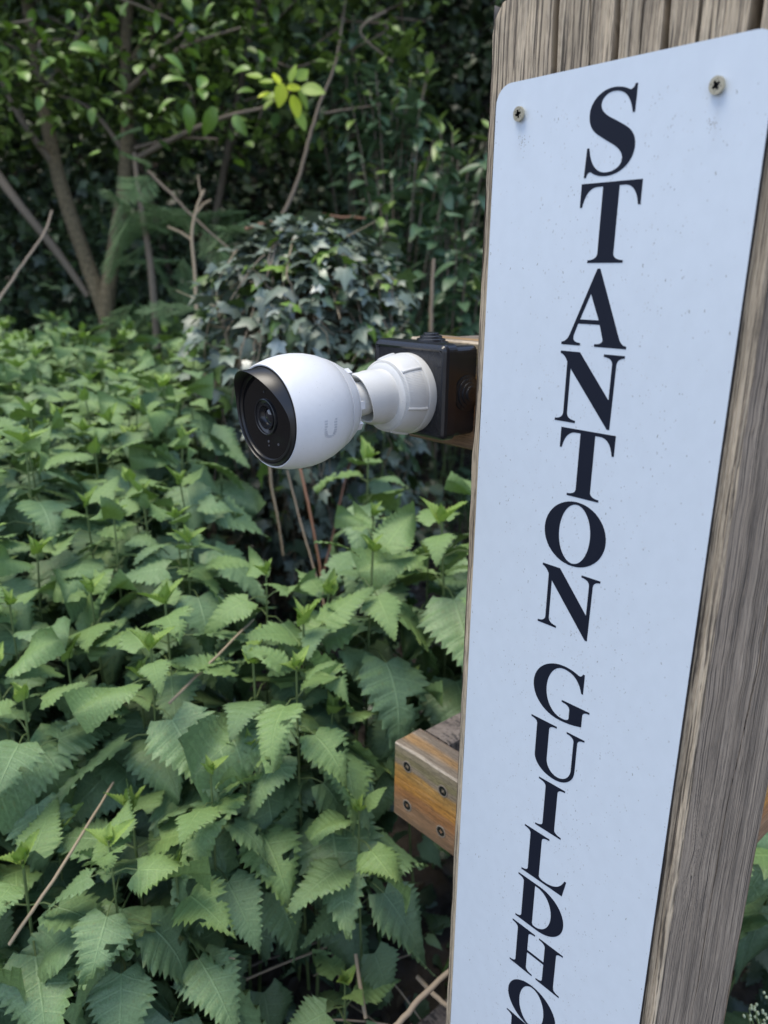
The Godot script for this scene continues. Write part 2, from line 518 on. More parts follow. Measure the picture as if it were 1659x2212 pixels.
func build_post() -> void:
	var post := thing("wooden_post", "weathered square oak post with long splits, behind the white sign", "post", v(-0.294, -1.2, -0.08))
	var cracks := [[-0.3448, -0.3437, 0.0023, 0.03], [-0.3200, -0.3165, 0.0006, 0.012], [-0.3002, -0.2987, 0.0022, 0.03], [-0.2830, -0.2822, 0.0005, 0.012], [-0.2677, -0.2661, 0.0026, 0.03], [-0.2475, -0.2470, 0.0011, 0.02], [-0.2154, -0.2153, 0.0038, 0.03]]
	var zf := -0.0048
	var zb := -0.1585
	var xl := -0.3985
	var xr := -0.1888
	var front := start()
	var side := start()
	var rows := 150
	var fr := []
	var sr := []
	var y0 := -1.2
	var y1 := 0.1795
	for i in rows + 1:
		var y := lerpf(y0, y1, float(i) / rows)
		var wob := 0.0012 * noise.get_noise_2d(y * 900.0, 3.0)
		var left := xl + 0.0012 * noise.get_noise_2d(y * 1300.0, 50.0) + 0.0018 * noise.get_noise_2d(y * 160.0, 90.0)
		if y > -0.06 and y < 0.0:
			left -= 0.0012
		var right := xr + 0.0008 * noise.get_noise_2d(y * 1200.0, 70.0)
		if y > 0.168:
			left += (y - 0.168) * 0.6
		# front: split into strips between the cracks
		var knots := [[left, 0.0, 0.0]]
		for c in cracks:
			var x: float = lerpf(c[0], c[1], (0.17 - y) / 0.042) if y > 0.1 else c[1] + (0.1 - y) * 0.01 * sin(c[0] * 400)
			x += 0.0006 * noise.get_noise_2d(y * 1500.0, c[0] * 3000)
			knots.append([x, c[2] * (1.0 + 0.3 * noise.get_noise_2d(y * 500, c[0] * 9000)), c[3]])
		knots.append([right, 0.0, 0.0])
		var row := []
		for k in knots.size() - 1:
			var a: float = knots[k][0] + knots[k][1]
			var b: float = knots[k + 1][0] - knots[k + 1][1]
			if k > 0:
				row.append([knots[k][0] - knots[k][1] * 1.7, zf - knots[k][2]])
				row.append([knots[k][0] + knots[k][1] * 1.7, zf - knots[k][2]])
			for s in 13:
				var x := lerpf(a, b, s / 12.0)
				var e := 0.0007 * noise.get_noise_2d(x * 9000.0, y * 350.0) + 0.0006 * noise.get_noise_2d(x * 3000.0, y * 100.0 + 50)
				if k == 0 and s < 3:
					e -= [0.0022, 0.0006, 0.0][s] * (1.0 + 0.5 * noise.get_noise_2d(y * 700.0, 8.0))
				if k == knots.size() - 2 and s > 10:
					e -= [0.0, 0.0004, 0.0016][clampi(s - 10, 0, 2)]
				row.append([x, zf + minf(e, 0.0004)])
		fr.append([y, row])
		# right side with its long split
		var t := clampf((-0.2755 - y) / 0.31, 0.0, 1.0)
		var zc := lerpf(-0.0885, -0.0745, smoothstep(0.0, 0.35, t)) + 0.0012 * noise.get_noise_2d(y * 700.0, 20.0)
		var w := 0.0013 * (1.0 + 0.45 * noise.get_noise_2d(y * 420.0, 31.0))
		var srow := []
		for k in [[zf - 0.0016, zc + w], [zc - w, zb]]:
			for s in 25:
				var z := lerpf(k[0], k[1], s / 24.0)
				var e := 0.0006 * noise.get_noise_2d(z * 7000.0 + 90, y * 300.0) + 0.0006 * noise.get_noise_2d(z * 1800.0 + 90, y * 90.0)
				if k[1] == zb and s > 22:
					e -= 0.0015
				srow.append([z, right - (0.0 if s > 0 or k[1] == zb else 0.0) + e])
			if k[1] != zb:
				srow.append([zc + w * 1.8, right - 0.018])
				srow.append([zc - w * 1.8, right - 0.018])
		sr.append([y, srow])
	var o: Vector3 = Vector3(-0.294, -1.2, -0.08)
	for part in [[front, fr, 0], [side, sr, 1]]:
		var st: SurfaceTool = part[0]
		var grid: Array = part[1]
		st.set_smooth_group(-1)
		for i in rows:
			var n: int = grid[i][1].size()
			for j in n - 1:
				var q := []
				for k in [[i, j], [i, j + 1], [i + 1, j + 1], [i + 1, j]]:
					var y: float = grid[k[0]][0]
					var p: Array = grid[k[0]][1][k[1]]
					var at := Vector3(p[0], y, p[1]) if part[2] == 0 else Vector3(p[1], y, p[0])
					var uv := Vector2((p[0] + 0.4) / 0.212, 0.02 - y / 1.4 + 0.13) if part[2] == 0 else Vector2(-p[0] / 0.16, 0.15 - y / 1.4)
					q.append([at - o, Vector3.BACK if part[2] == 0 else Vector3.RIGHT, uv])
				quad(st, q[0], q[1], q[2], q[3])
	for st in [front, side]:
		st.index()
		st.generate_normals()
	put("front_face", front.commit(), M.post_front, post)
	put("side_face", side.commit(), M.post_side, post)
	var back := start()   # the two hidden faces and the cut top
	var hw := Vector3(xl, y0, zf - 0.003) - o
	var rest := [[Vector3(xl, y0, zf - 0.002), Vector3(xl, y1, zf - 0.002), Vector3(xl, y1, zb), Vector3(xl, y0, zb), Vector3.LEFT], [Vector3(xl, y0, zb), Vector3(xl, y1, zb), Vector3(xr - 0.001, y1, zb), Vector3(xr - 0.001, y0, zb), Vector3.FORWARD]]
	for r in rest:
		var q := []
		for k in 4:
			q.append([r[k] - o, r[4], Vector2(r[k].x + r[k].z, -r[k].y) * Vector2(4, 0.7)])
		quad(back, q[0], q[1], q[2], q[3])
	put("back_face", back.commit(), M.post_side, post)
	var top := start()
	var q2 := []
	for c in [[xl + 0.006, zf - 0.001], [xr, zf - 0.001], [xr, zb], [xl + 0.006, zb]]:
		q2.append([Vector3(c[0], y1 - 0.002, c[1]) - o, Vector3.UP, Vector2(c[0], c[1]) * 5])
	quad(top, q2[0], q2[1], q2[2], q2[3])
	put("end_grain", top.commit(), M.post_front, post)

# ---------------------------------------------------------------- the sign

func glyph(path: String) -> PackedVector2Array:
	var t := path.split(" ", false)
	var pts := PackedVector2Array()
	var i := 0
	while i < t.size():
		var c := t[i]
		if c == "M" or c == "L":
			pts.append(Vector2(float(t[i + 1]), float(t[i + 2])))
			i += 3
		else:
			var a := pts[-1]
			var k := Vector2(float(t[i + 1]), float(t[i + 2]))
			var b := Vector2(float(t[i + 3]), float(t[i + 4]))
			var f := 0.6667 if c == "Q" else 0.56
			for s in range(1, 13):
				pts.append(a.bezier_interpolate(a + (k - a) * f, b + (k - b) * f, b, s / 12.0))
			i += 5
	return pts

func ellipse(cx: float, cy: float, rx: float, ry: float) -> PackedVector2Array:
	var pts := PackedVector2Array()
	for i in 48:
		pts.append(Vector2(cx + rx * cos(TAU * i / 48), cy + ry * sin(TAU * i / 48)))
	return pts

func letter_mesh(outer: PackedVector2Array, hole: PackedVector2Array, scale: Vector2) -> ArrayMesh:
	var pieces := []
	if hole.is_empty():
		pieces = [outer]
	else:
		var mid := 0.0
		for p in hole:
			mid += p.x / hole.size()
		for r in [[-20.0, mid], [mid, 90.0]]:
			var rect := PackedVector2Array([Vector2(r[0], -20), Vector2(r[1], -20), Vector2(r[1], 90), Vector2(r[0], 90)])
			for half in Geometry2D.intersect_polygons(outer, rect):
				pieces.append_array(Geometry2D.clip_polygons(half, hole))
	var st := start()
	var thick := 0.00018
	for p in pieces:
		var ids := Geometry2D.triangulate_polygon(p)
		for i in range(0, ids.size(), 3):
			var c := []
			for k in 3:
				var q: Vector2 = p[ids[i + k]] * scale * 0.001
				c.append([Vector3(q.x, q.y, thick), Vector3.BACK, q * 20])
			tri(st, c[0], c[1], c[2])
	for loop in [outer, hole]:
		for i in loop.size():
			var a: Vector2 = loop[i] * scale * 0.001
			var b: Vector2 = loop[(i + 1) % loop.size()] * scale * 0.001
			var n := Vector3(b.y - a.y, a.x - b.x, 0).normalized()
			quad(st, [Vector3(a.x, a.y, 0), n, a], [Vector3(b.x, b.y, 0), n, b], [Vector3(b.x, b.y, thick), n, b], [Vector3(a.x, a.y, thick), n, a])
	return st.commit()

func build_sign() -> void:
	var x0 := -0.3867
	var x1 := -0.1985
	var top := 0.1275
	var bottom := -0.86
	var w := x1 - x0
	var h := top - bottom
	var mid := Vector3((x0 + x1) / 2, (top + bottom) / 2, 0)
	var board := thing("name_sign", "tall narrow white sign with black serif letters down it, screwed to the post", "sign", v(mid.x, mid.y, 0))
	var face := start()
	var pts := outline(w, h, 0.0125, 8)
	for i in pts.size():
		var a: Vector2 = pts[i]
		var b: Vector2 = pts[(i + 1) % pts.size()]
		var uv := func(p: Vector2) -> Vector2: return Vector2(p.x / w + 0.5, 0.5 - p.y / h)
		tri(face, [Vector3.ZERO, Vector3.BACK, uv.call(Vector2.ZERO)], [Vector3(a.x, a.y, 0), Vector3.BACK, uv.call(a)], [Vector3(b.x, b.y, 0), Vector3.BACK, uv.call(b)])
		var n := Vector3(a.x + b.x, a.y + b.y, 0)
		n = Vector3(b.y - a.y, a.x - b.x, 0).normalized()
		quad(face, [Vector3(a.x, a.y, 0), n, uv.call(a)], [Vector3(b.x, b.y, 0), n, uv.call(b)], [Vector3(b.x, b.y, -0.0004), n, uv.call(b)], [Vector3(a.x, a.y, -0.0004), n, uv.call(a)])
	put("face_sheet", face.commit(), M.sign_face, board)
	put("dark_core", loft(w - 0.0004, h - 0.0004, 0.0123, [Vector2(-0.0044, 0.0002), Vector2(-0.0042, 0), Vector2(-0.0026, 0), Vector2(-0.0025, 0.0002), Vector2(-0.0024, 0), Vector2(-0.0005, 0)]), M.core, board)
	var G := {
		"S": ["M 32.5 49.6 L 30.9 49.6 Q 30.2 46.6 27.6 46.9 Q 22.5 49.7 16.5 49.7 E 0.6 49.7 0.6 36.5 Q 0.6 28.5 8 24.2 Q 12 21.7 18.5 18.2 Q 26.4 13.8 26.4 9 E 26.4 2.2 16.2 2.2 Q 5 2.2 2.4 17.2 L 0.8 17.2 L 0 0 L 1.6 0 Q 2.2 3.4 4.8 3.1 Q 9.5 0 15.8 0 E 34.5 0 34.5 15.5 Q 34.5 23 27 27.3 Q 22 30.2 15.8 33.3 Q 8.6 37.2 8.6 41.2 E 8.6 47.5 16.8 47.5 Q 28 47.5 30.7 34.2 L 32.3 34.2", ""],
		"T": ["M 0 48 L 43.2 48 L 43.2 33.8 L 41.5 33.8 Q 39.5 45.4 31.5 45.6 L 27.7 45.6 L 27.7 6 Q 27.7 1.9 34.9 1.6 L 34.9 0 L 9 0 L 9 1.6 Q 16 1.9 16 6 L 16 45.6 L 12.2 45.6 Q 3.8 45.4 1.6 33.8 L 0 33.8", ""],
		"A": ["M 23.4 49.2 L 25.5 49.2 L 43.8 6.5 Q 45.6 2 49.6 1.7 L 49.6 0 L 26 0 L 26 1.7 Q 33 1.7 31.7 5.6 L 28.8 14.2 L 12.3 14.2 L 9.6 7 Q 8 1.8 15 1.7 L 15 0 L 0 0 L 0 1.7 Q 4 2 6.2 6.8", "M 20.2 33.5 L 27.8 17 L 13.4 17"],
		"N": ["M 0.7 48 L 16 48 L 41.2 18.5 L 41.3 41.5 Q 41.3 46 34.6 46.4 L 34.6 48 L 50 48 L 50 46.4 Q 44.5 46 44.4 41.5 L 43.9 -0.9 L 42 -0.9 L 9.7 36.6 L 9.7 6.5 Q 9.8 2 16.7 1.6 L 16.7 0 L 0 0 L 0 1.6 Q 6.4 2 6.6 6.5 L 6.6 41 Q 4 45.8 0.7 46.4", ""],
		"O": ["O", ""],
		"G": ["M 44.6 45.6 L 43 45.6 Q 42 42.6 39.5 43.1 Q 33 45.7 26.5 45.7 E 0.2 45.7 0.2 22.5 E 0.2 -0.5 26.5 -0.5 Q 36 -0.5 45.7 2.4 L 45.7 12 Q 45.7 15.5 51.5 15.8 L 51.5 17.3 L 27 17.3 L 27 15.8 Q 34.3 15.5 34.3 11.5 L 34.3 4.8 Q 34.3 1.8 28 1.8 E 12.4 1.8 12.4 22.5 E 12.4 43.4 26.5 43.4 Q 39.3 43.4 43 29.5 L 44.6 29.5", ""],
		"U": ["M 0 46 L 24.2 46 L 24.2 44.5 Q 17.4 44.3 17.4 40.5 L 17.4 14.5 E 17.4 2.8 28.4 2.8 E 39.9 2.8 39.9 15.5 L 39.9 40 Q 39.9 44.2 33.4 44.5 L 33.4 46 L 49.1 46 L 49.1 44.5 Q 43.2 44.2 43.2 40 L 43.2 15 E 43.2 -0.6 26 -0.6 E 5.9 -0.6 5.9 14 L 5.9 40.5 Q 5.9 44.3 0 44.5", ""],
		"I": ["M 0 45.2 L 25 45.2 L 25 43.7 Q 18.3 43.4 18.3 39.5 L 18.3 5.7 Q 18.3 1.8 25 1.5 L 25 0 L 0 0 L 0 1.5 Q 6.9 1.8 6.9 5.7 L 6.9 39.5 Q 6.9 43.4 0 43.7", ""],
		"L": ["M 0 45 L 24.7 45 L 24.7 43.5 Q 17.6 43.2 17.6 39.5 L 17.6 5 Q 17.6 2.1 23 2.1 Q 37.5 2.1 42 15.4 L 43.7 15.4 L 40.9 0 L 0 0 L 0 1.5 Q 6.2 1.8 6.2 5.7 L 6.2 39.5 Q 6.2 43.2 0 43.5", ""],
		"D": ["M 0 44.8 L 22 44.8 E 47.6 44.8 47.6 22.4 E 47.6 0 22 0 L 0 0 L 0 1.5 Q 6 1.7 6 5.5 L 6 39.3 Q 6 43.1 0 43.3", "M 17.5 42.6 L 20 42.6 E 35.2 42.6 35.2 22.4 E 35.2 2.2 20 2.2 Q 17.5 2.2 17.5 5"],
		"H": ["M 0 44.5 L 24.2 44.5 L 24.2 43 Q 17.5 42.7 17.5 39 L 17.5 23.7 L 34.7 23.7 L 34.7 39 Q 34.7 42.7 28.4 43 L 28.4 44.5 L 52.5 44.5 L 52.5 43 Q 46.1 42.7 46.1 39 L 46.1 5.5 Q 46.1 1.8 52.5 1.5 L 52.5 0 L 28.4 0 L 28.4 1.5 Q 34.7 1.8 34.7 5.5 L 34.7 21.2 L 17.5 21.2 L 17.5 5.5 Q 17.5 1.8 24.2 1.5 L 24.2 0 L 0 0 L 0 1.5 Q 6.1 1.8 6.1 5.5 L 6.1 39 Q 6.1 42.7 0 43", ""],
		"E": ["M 0 45 L 37.5 45 L 37.8 33 L 36.2 33 Q 34.5 42.7 25 42.7 L 17.6 42.7 L 17.6 24.3 Q 25.5 24.3 26.6 31.5 L 28 31.5 L 28 14.5 L 26.6 14.5 Q 25.5 21.9 17.6 21.9 L 17.6 5 Q 17.6 2.2 22 2.2 Q 36 2.2 39.6 13.6 L 41.2 13.6 L 38.6 0 L 0 0 L 0 1.5 Q 6.2 1.8 6.2 5.7 L 6.2 39.5 Q 6.2 43.2 0 43.5", ""],
	}
	# letter, left edge, baseline, height drawn over height in the list above
	var run := [["S", -310.5, 63.2, 1.0], ["T", -311.6, 11.7, 1.0], ["A", -317.8, -41.0, 1.0], ["N", -318.3, -93.3, 1.0], ["T", -312.2, -145.0, 0.993], ["O", -319.7, -196.0, 1.0], ["N", -319.5, -248.2, 0.99], ["G", -319.0, -321.4, 0.995], ["U", -318.4, -374.5, 0.995], ["I", -306.6, -425.2, 1.0], ["L", -316.5, -476.3, 1.0], ["D", -319.1, -526.5, 1.0], ["H", -321.5, -577.0, 1.0], ["O", -320.6, -632.3, 0.955], ["U", -320.4, -678.4, 0.99], ["S", -310.5, -733.0, 0.95], ["E", -316.0, -785.0, 1.0]]
	for r in run:
		var outer: PackedVector2Array
		var hole := PackedVector2Array()
		if r[0] == "O":
			outer = ellipse(25.65, 23.7, 25.6, 23.9)
			hole = ellipse(25.65, 23.7, 13.0, 22.0)
		else:
			outer = glyph(G[r[0]][0])
			if G[r[0]][1]:
				hole = glyph(G[r[0]][1])
		if Geometry2D.is_polygon_clockwise(outer):
			outer.reverse()
		if hole.size() and not Geometry2D.is_polygon_clockwise(hole):
			hole.reverse()
		var o := put("letter", letter_mesh(outer, hole, Vector2(1, r[3])), M.vinyl, board)
		o.position = Vector3(r[1] * 0.001, r[2] * 0.001, 0.00001) - Vector3(mid.x, mid.y, 0)
	for s in [Vector3(-0.3647, 0.107, 12.0), Vector3(-0.2281, 0.1035, 30.0)]:
		var sc := screw(0.0046, M.zinc, true)
		board.add_child(sc, true)
		sc.position = Vector3(s.x, s.y, 0.0022) - Vector3(mid.x, mid.y, 0)
		sc.rotation = Vector3(deg_to_rad(5), deg_to_rad(-8), deg_to_rad(s.z))

func screw(r: float, m: Material, proud: bool) -> CSGCombiner3D:   # a pozi head: cross cut out of a low disc, four fine ticks between
	var c := CSGCombiner3D.new()
	c.name = "screw"
	var head := CSGCylinder3D.new()
	head.name = "head"
	head.radius = r
	head.height = 0.0016
	head.sides = 40
	head.rotation.x = PI / 2
	head.material = m
	c.add_child(head)
	if proud:
		var neck := CSGCylinder3D.new()
		neck.name = "neck"
		neck.radius = r * 0.94
		neck.cone = true
		neck.height = 0.0056
		neck.sides = 32
		neck.rotation.x = -PI / 2
		neck.position.z = -0.0034
		neck.material = m
		c.add_child(neck)
	for k in 2:
		var cut := CSGBox3D.new()
		cut.name = "slot"
		cut.size = Vector3(r * 1.12, r * 0.34, 0.004)
		cut.rotation.z = k * PI / 2
		cut.position.z = 0.0012
		cut.operation = CSGShape3D.OPERATION_SUBTRACTION
		cut.material = M.black_screw
		c.add_child(cut, true)
	var pit := CSGCylinder3D.new()
	pit.name = "pit"
	pit.radius = r * 0.34
	pit.height = 0.004
	pit.sides = 16
	pit.rotation.x = PI / 2
	pit.position.z = 0.0008
	pit.operation = CSGShape3D.OPERATION_SUBTRACTION
	pit.material = M.black_screw
	c.add_child(pit)
	for k in 4:
		var tick := CSGBox3D.new()
		tick.name = "tick"
		tick.size = Vector3(r * 0.42, r * 0.06, 0.0006)
		tick.rotation.z = PI / 4 + k * PI / 2
		tick.position = Vector3(cos(tick.rotation.z), sin(tick.rotation.z), 0) * r * 0.6 + Vector3(0, 0, 0.0008)
		tick.operation = CSGShape3D.OPERATION_SUBTRACTION
		tick.material = M.black_screw
		c.add_child(tick, true)
	return c

# ---------------------------------------------------------------- rails behind the post

func beam(length: float, h: float, t: float, u0 := 0.0, r := 0.0025) -> ArrayMesh:   # along x from 0, front towards +z, v goes round from the front's lower edge
	var ring := []
	var dist := 0.0
	var corners := [[Vector2(-h / 2, 0), Vector2(h / 2, 0)], [Vector2(h / 2, 0), Vector2(h / 2, -t)], [Vector2(h / 2, -t), Vector2(-h / 2, -t)], [Vector2(-h / 2, -t), Vector2(-h / 2, 0)]]
	var per := 2 * (h + t)
	for c in corners:
		var d: Vector2 = (c[1] - c[0]).normalized()
		var l: float = (c[1] - c[0]).length()
		for k in 7:
			var s := lerpf(r, l - r, k / 6.0)
			ring.append([c[0] + d * s, (dist + s) / per])
		dist += l
	ring.append([ring[0][0], 1.0 + r / per])
	var st := start()
	st.set_smooth_group(-1)
	var n := int(length / 0.02) + 1
	var rows := []
	for i in n + 1:
		var x := length * i / n
		var row := []
		for p in ring:
			var q: Vector2 = p[0]
			var e := 0.0006 * noise.get_noise_3d(x * 600.0, q.x * 3000.0, q.y * 3000.0 + u0 * 100)
			row.append([Vector3(x, q.x + e, q.y + e), Vector3(0, q.x / h, (q.y + t / 2) / t), Vector2(u0 + x * 1.6, p[1])])
		rows.append(row)
	for i in n:
		for j in ring.size() - 1:
			quad(st, rows[i][j], rows[i + 1][j], rows[i + 1][j + 1], rows[i][j + 1])
	for e in [[0, Vector3.LEFT], [n, Vector3.RIGHT]]:
		var mid := Vector3(length * e[0] / n, 0, -t / 2)
		for j in ring.size() - 1:
			var a: Array = rows[e[0]][j]
			var b: Array = rows[e[0]][j + 1]
			tri(st, [mid, e[1], Vector2(0.3, 0.2)], [a[0], e[1], Vector2(0.3 + a[0].z * 1.5, 0.2 + a[0].y)], [b[0], e[1], Vector2(0.3 + b[0].z * 1.5, 0.2 + b[0].y)])
	st.index()
	st.generate_normals()
	return st.commit()

func build_rails() -> void:
	var zr := -0.093
	var rails := [[-0.1045, "upper brown timber rail carrying the black junction box", -0.600], [-0.5715, "middle orange timber rail end held by four black screws", -0.5731], [-1.0385, "lowest timber rail at the foot of the picture beside the post", -0.5731]]
	for i in 3:
		var r: Array = rails[i]
		var x: float = -0.562 if i == 0 else r[2]
		var o := thing("timber_rail", r[1], "timber rail", v(x, r[0], zr))
		put("timber", beam(-0.3995 - x, 0.101, 0.043, 0.31 * i, 0.0022), M.rail, o)
		if i == 1:
			for s in [Vector3(-0.552, -0.5445, 20), Vector3(-0.4945, -0.5455, 50), Vector3(-0.5505, -0.5970, 65), Vector3(-0.4950, -0.5995, 10)]:
				var sc := screw(0.0056, M.black_screw, false)
				o.add_child(sc, true)
				sc.position = Vector3(s.x - x, s.y - r[0], -0.0003)
				sc.rotation.z = deg_to_rad(s.z)
				var ring := put("stained_ring", lathe([Vector2(0.0, 0.0057), Vector2(0.0004, 0.0059), Vector2(0.0004, 0.0070), Vector2(0.0, 0.0074)], 24), M.straw_grey, o)
				ring.position = Vector3(s.x - x, s.y - r[0], 0.0002)
	var labels := ["grey timber beam running back from the middle rail end", "grey timber beam running back from the lowest rail end", "grey timber beam running back behind the black junction box"]
	for i in 3:
		var y: float = [-0.5715, -1.0385, -0.1045][i]
		var b := thing("timber_beam", labels[i], "timber beam", v(-0.569 if i < 2 else -0.545, y, -0.1375))
		b.rotation.y = PI / 2
		var m := put("timber", beam(0.9, 0.1, 0.04, 0.5 * i), M.beam, b)
		m.position.z = 0.04
		b.position.x -= 0.0
	var q := thing("orange_timber", "orange timber showing behind the right edge of the post", "timber beam", v(-0.196, -0.4385, -0.17))
	q.rotation.y = PI / 2
	put("timber", beam(0.5, 0.075, 0.05, 0.7), M.rail, q)

# ---------------------------------------------------------------- junction box and camera

func build_box() -> void:
	var o := thing("junction_box", "glossy black plastic junction box on the upper timber rail", "junction box", v(-0.5215, -0.0978, -0.0925))
	put("back_box", loft(0.0935, 0.0825, 0.006, [Vector2(0.0, 0.0), Vector2(0.030, 0.0)]), M.plastic, o)
	put("lid", loft(0.0975, 0.0870, 0.007, [Vector2(0.0265, 0.0015), Vector2(0.0275, 0.0), Vector2(0.0375, 0.0003), Vector2(0.0405, 0.0012), Vector2(0.0425, 0.0032), Vector2(0.0429, 0.0052), Vector2(0.0420, 0.0066), Vector2(0.0412, 0.0074)]), M.plastic, o)
	var ridge := start()
	for c in [[-0.041, 0.0365, 40.0], [0.041, 0.0365, -40.0], [-0.041, -0.0365, -40.0], [0.041, -0.0365, 40.0]]:
		box(ridge, Vector3(c[0], c[1], 0.0418), Vector3(0.006, 0.0012, 0.0016), Basis(Vector3.BACK, deg_to_rad(c[2])))
	put("corner_clips", ridge.commit(), M.plastic, o)
	var steps := []
	var r := 0.0168
	var z := 0.0
	while r > 0.005:
		steps.append_array([Vector2(z, r), Vector2(z + 0.0016, r - 0.0002), Vector2(z + 0.0022, r - 0.0009), Vector2(z + 0.0024, r - 0.0026)])
		z += 0.0026
		r -= 0.0031
	steps.append(Vector2(z, 0.0))
	var g := put("grommet", lathe(steps, 40), M.plastic, o)
	g.position = Vector3(0.004, 0.0405, 0.0165)
	g.rotation.x = -PI / 2
	var low := []
	for p in steps:
		low.append(Vector2(p.x * 0.8, p.y))
	g = put("grommet", lathe(low, 40), M.plastic, o)
	g.position = Vector3(0.0462, -0.0015, 0.011)
	g.rotation.y = PI / 2

func build_camera_body() -> void:
	var o := thing("security_camera", "white bullet security camera with black visor on the junction box", "security camera", v(-0.5207, -0.102, -0.0512))
	put("mount_ring", lathe([Vector2(0, 0), Vector2(0, 0.0372), Vector2(0.0065, 0.0374), Vector2(0.0084, 0.0368), Vector2(0.0090, 0.0355)], 96), M.white_mount, o)
	var prof := [Vector2(0.0094, 0.0355), Vector2(0.0094, 0.0366), Vector2(0.016, 0.0360), Vector2(0.024, 0.0343), Vector2(0.0305, 0.0322), Vector2(0.0325, 0.0304), Vector2(0.0345, 0.0268), Vector2(0.0345, 0.024)]
	put("locking_sleeve", lathe(prof, 96), M.white_mount, o)
	var seam := put("seam", lathe([Vector2(0.0088, 0.0355), Vector2(0.0088, 0.0359), Vector2(0.0096, 0.0359), Vector2(0.0096, 0.0355)], 96), M.seam, o)
	seam.position = Vector3.ZERO
	for k in 6:   # grip ribs round the sleeve
		var a := deg_to_rad(-14.0 + k * 60.0)
		var st := start()
		var pts := []
		for i in 8:
			var z := lerpf(0.0102, 0.0300, i / 7.0)
			var rr := lerpf(0.0367, 0.0326, pow(i / 7.0, 1.4)) - 0.0002
			pts.append(Vector3(rr * cos(a), rr * sin(a), z))
		tube(st, pts, taper(8, 0.0018, 0.0016), 8)
		put("grip_rib", st.commit(), M.white_mount, o)
	var knurl := start()   # fine knurling between the ribs on the upper side and round the bevel
	for k in 150:
		var a := TAU * k / 150.0
		var p0 := Vector3(0.0321 * cos(a), 0.0321 * sin(a), 0.0308)
		var p1 := Vector3(0.0305 * cos(a), 0.0305 * sin(a), 0.0328)
		tube(knurl, [p0, p1], [0.00035, 0.0003], 4)
		if fposmod(rad_to_deg(a) + 14.0, 120.0) < 56.0:
			var q := []
			for i in 5:
				var z := lerpf(0.0125, 0.0295, i / 4.0)
				var rr := lerpf(0.0363, 0.0326, pow(i / 4.0, 1.35))
				q.append(Vector3(rr * cos(a), rr * sin(a), z))
			tube(knurl, q, taper(5, 0.00032, 0.00028), 4)
	put("knurling", knurl.commit(), M.white_mount, o)
	var cut := func(z: float, a: float) -> float:
		if z < 0.046:
			return z
		var drop := 0.016 * pow(clampf(0.5 - 0.5 * sin(a), 0, 1), 2.2)
		return z - drop * clampf((z - 0.046) / 0.022, 0, 1)
	put("collar", lathe([Vector2(0.0338, 0.0246), Vector2(0.046, 0.0246), Vector2(0.052, 0.0243), Vector2(0.056, 0.0234), Vector2(0.0665, 0.0226), Vector2(0.0680, 0.0218), Vector2(0.0675, 0.0205), Vector2(0.058, 0.0175), Vector2(0.05, 0.012), Vector2(0.05, 0.0)], 72, cut), M.white_mount, o)
	var head := Node3D.new()   # everything in front of the ball joint tilts with it
	head.name = "head"
	o.add_child(head)
	head.position = Vector3(0, -0.0005, 0.0660)
	head.scale = Vector3(1, 1, 1.14)
	head.rotation = Vector3(deg_to_rad(3.2), 0, 0)
	put("ball_neck", lathe([Vector2(-0.024, 0.006), Vector2(-0.018, 0.0125), Vector2(-0.010, 0.0148), Vector2(-0.002, 0.0152), Vector2(0.006, 0.0146), Vector2(0.020, 0.0150)], 48), M.white_mount, head)
	var b := 0.022   # places below are measured along z from the board's front; the head's own origin is at 0.022
	put("shell", lathe([Vector2(0.0518 - b, 0.0390), Vector2(0.0520 - b, 0.0402), Vector2(0.0524 - b, 0.0407), Vector2(0.060 - b, 0.0441), Vector2(0.068 - b, 0.0463), Vector2(0.076 - b, 0.0473), Vector2(0.084 - b, 0.0471), Vector2(0.092 - b, 0.0458), Vector2(0.0985 - b, 0.0439), Vector2(0.1020 - b, 0.0426), Vector2(0.1030 - b, 0.0418), Vector2(0.1028 - b, 0.0408), Vector2(0.096 - b, 0.0405)], 120), M.white_shell, head)
	put("rear_cap", lathe([Vector2(0.0382 - b, 0.0), Vector2(0.0382 - b, 0.0312), Vector2(0.0386 - b, 0.0324), Vector2(0.0394 - b, 0.0332), Vector2(0.0400 - b, 0.0330), Vector2(0.0402 - b, 0.0336), Vector2(0.0455 - b, 0.0374), Vector2(0.0512 - b, 0.0403), Vector2(0.0515 - b, 0.0396), Vector2(0.0515 - b, 0.03)], 120), M.white_shell, head)
	for a in [62.0, 4.0, -30.0]:
		var st := start()
		var r := deg_to_rad(a)
		box(st, Vector3(0.0315 * cos(r), 0.0315 * sin(r), 0.0385 - b), Vector3(0.004, 0.0065, 0.005), Basis(Vector3.BACK, r))
		put("tab", st.commit(), M.white_shell, head)
	var lip := func(z: float, a: float) -> float:
		if z < 0.1052 - b:
			return z
		return 0.1052 + 0.0028 * log(1.0 + exp((0.1008 + 0.0172 * cos(a - deg_to_rad(84.0)) - 0.1052) / 0.0028)) - b + (z - (0.1055 - b)) * 1.0
	put("visor", lathe([Vector2(0.094 - b, 0.0400), Vector2(0.1000 - b, 0.0399), Vector2(0.1045 - b, 0.0396), Vector2(0.1055 - b, 0.0390), Vector2(0.1060 - b, 0.0386), Vector2(0.1055 - b, 0.0382), Vector2(0.1045 - b, 0.0379), Vector2(0.1035 - b, 0.0376)], 120, lip), M.visor, head)
	put("bezel", lathe([Vector2(0.1030 - b, 0.0378), Vector2(0.1047 - b, 0.0373), Vector2(0.1047 - b, 0.0352), Vector2(0.1040 - b, 0.0346), Vector2(0.1028 - b, 0.0343)], 96), M.visor, head)
	put("front_glass", lathe([Vector2(0.1032 - b, 0.0344), Vector2(0.1034 - b, 0.0145)], 96), M.face, head)
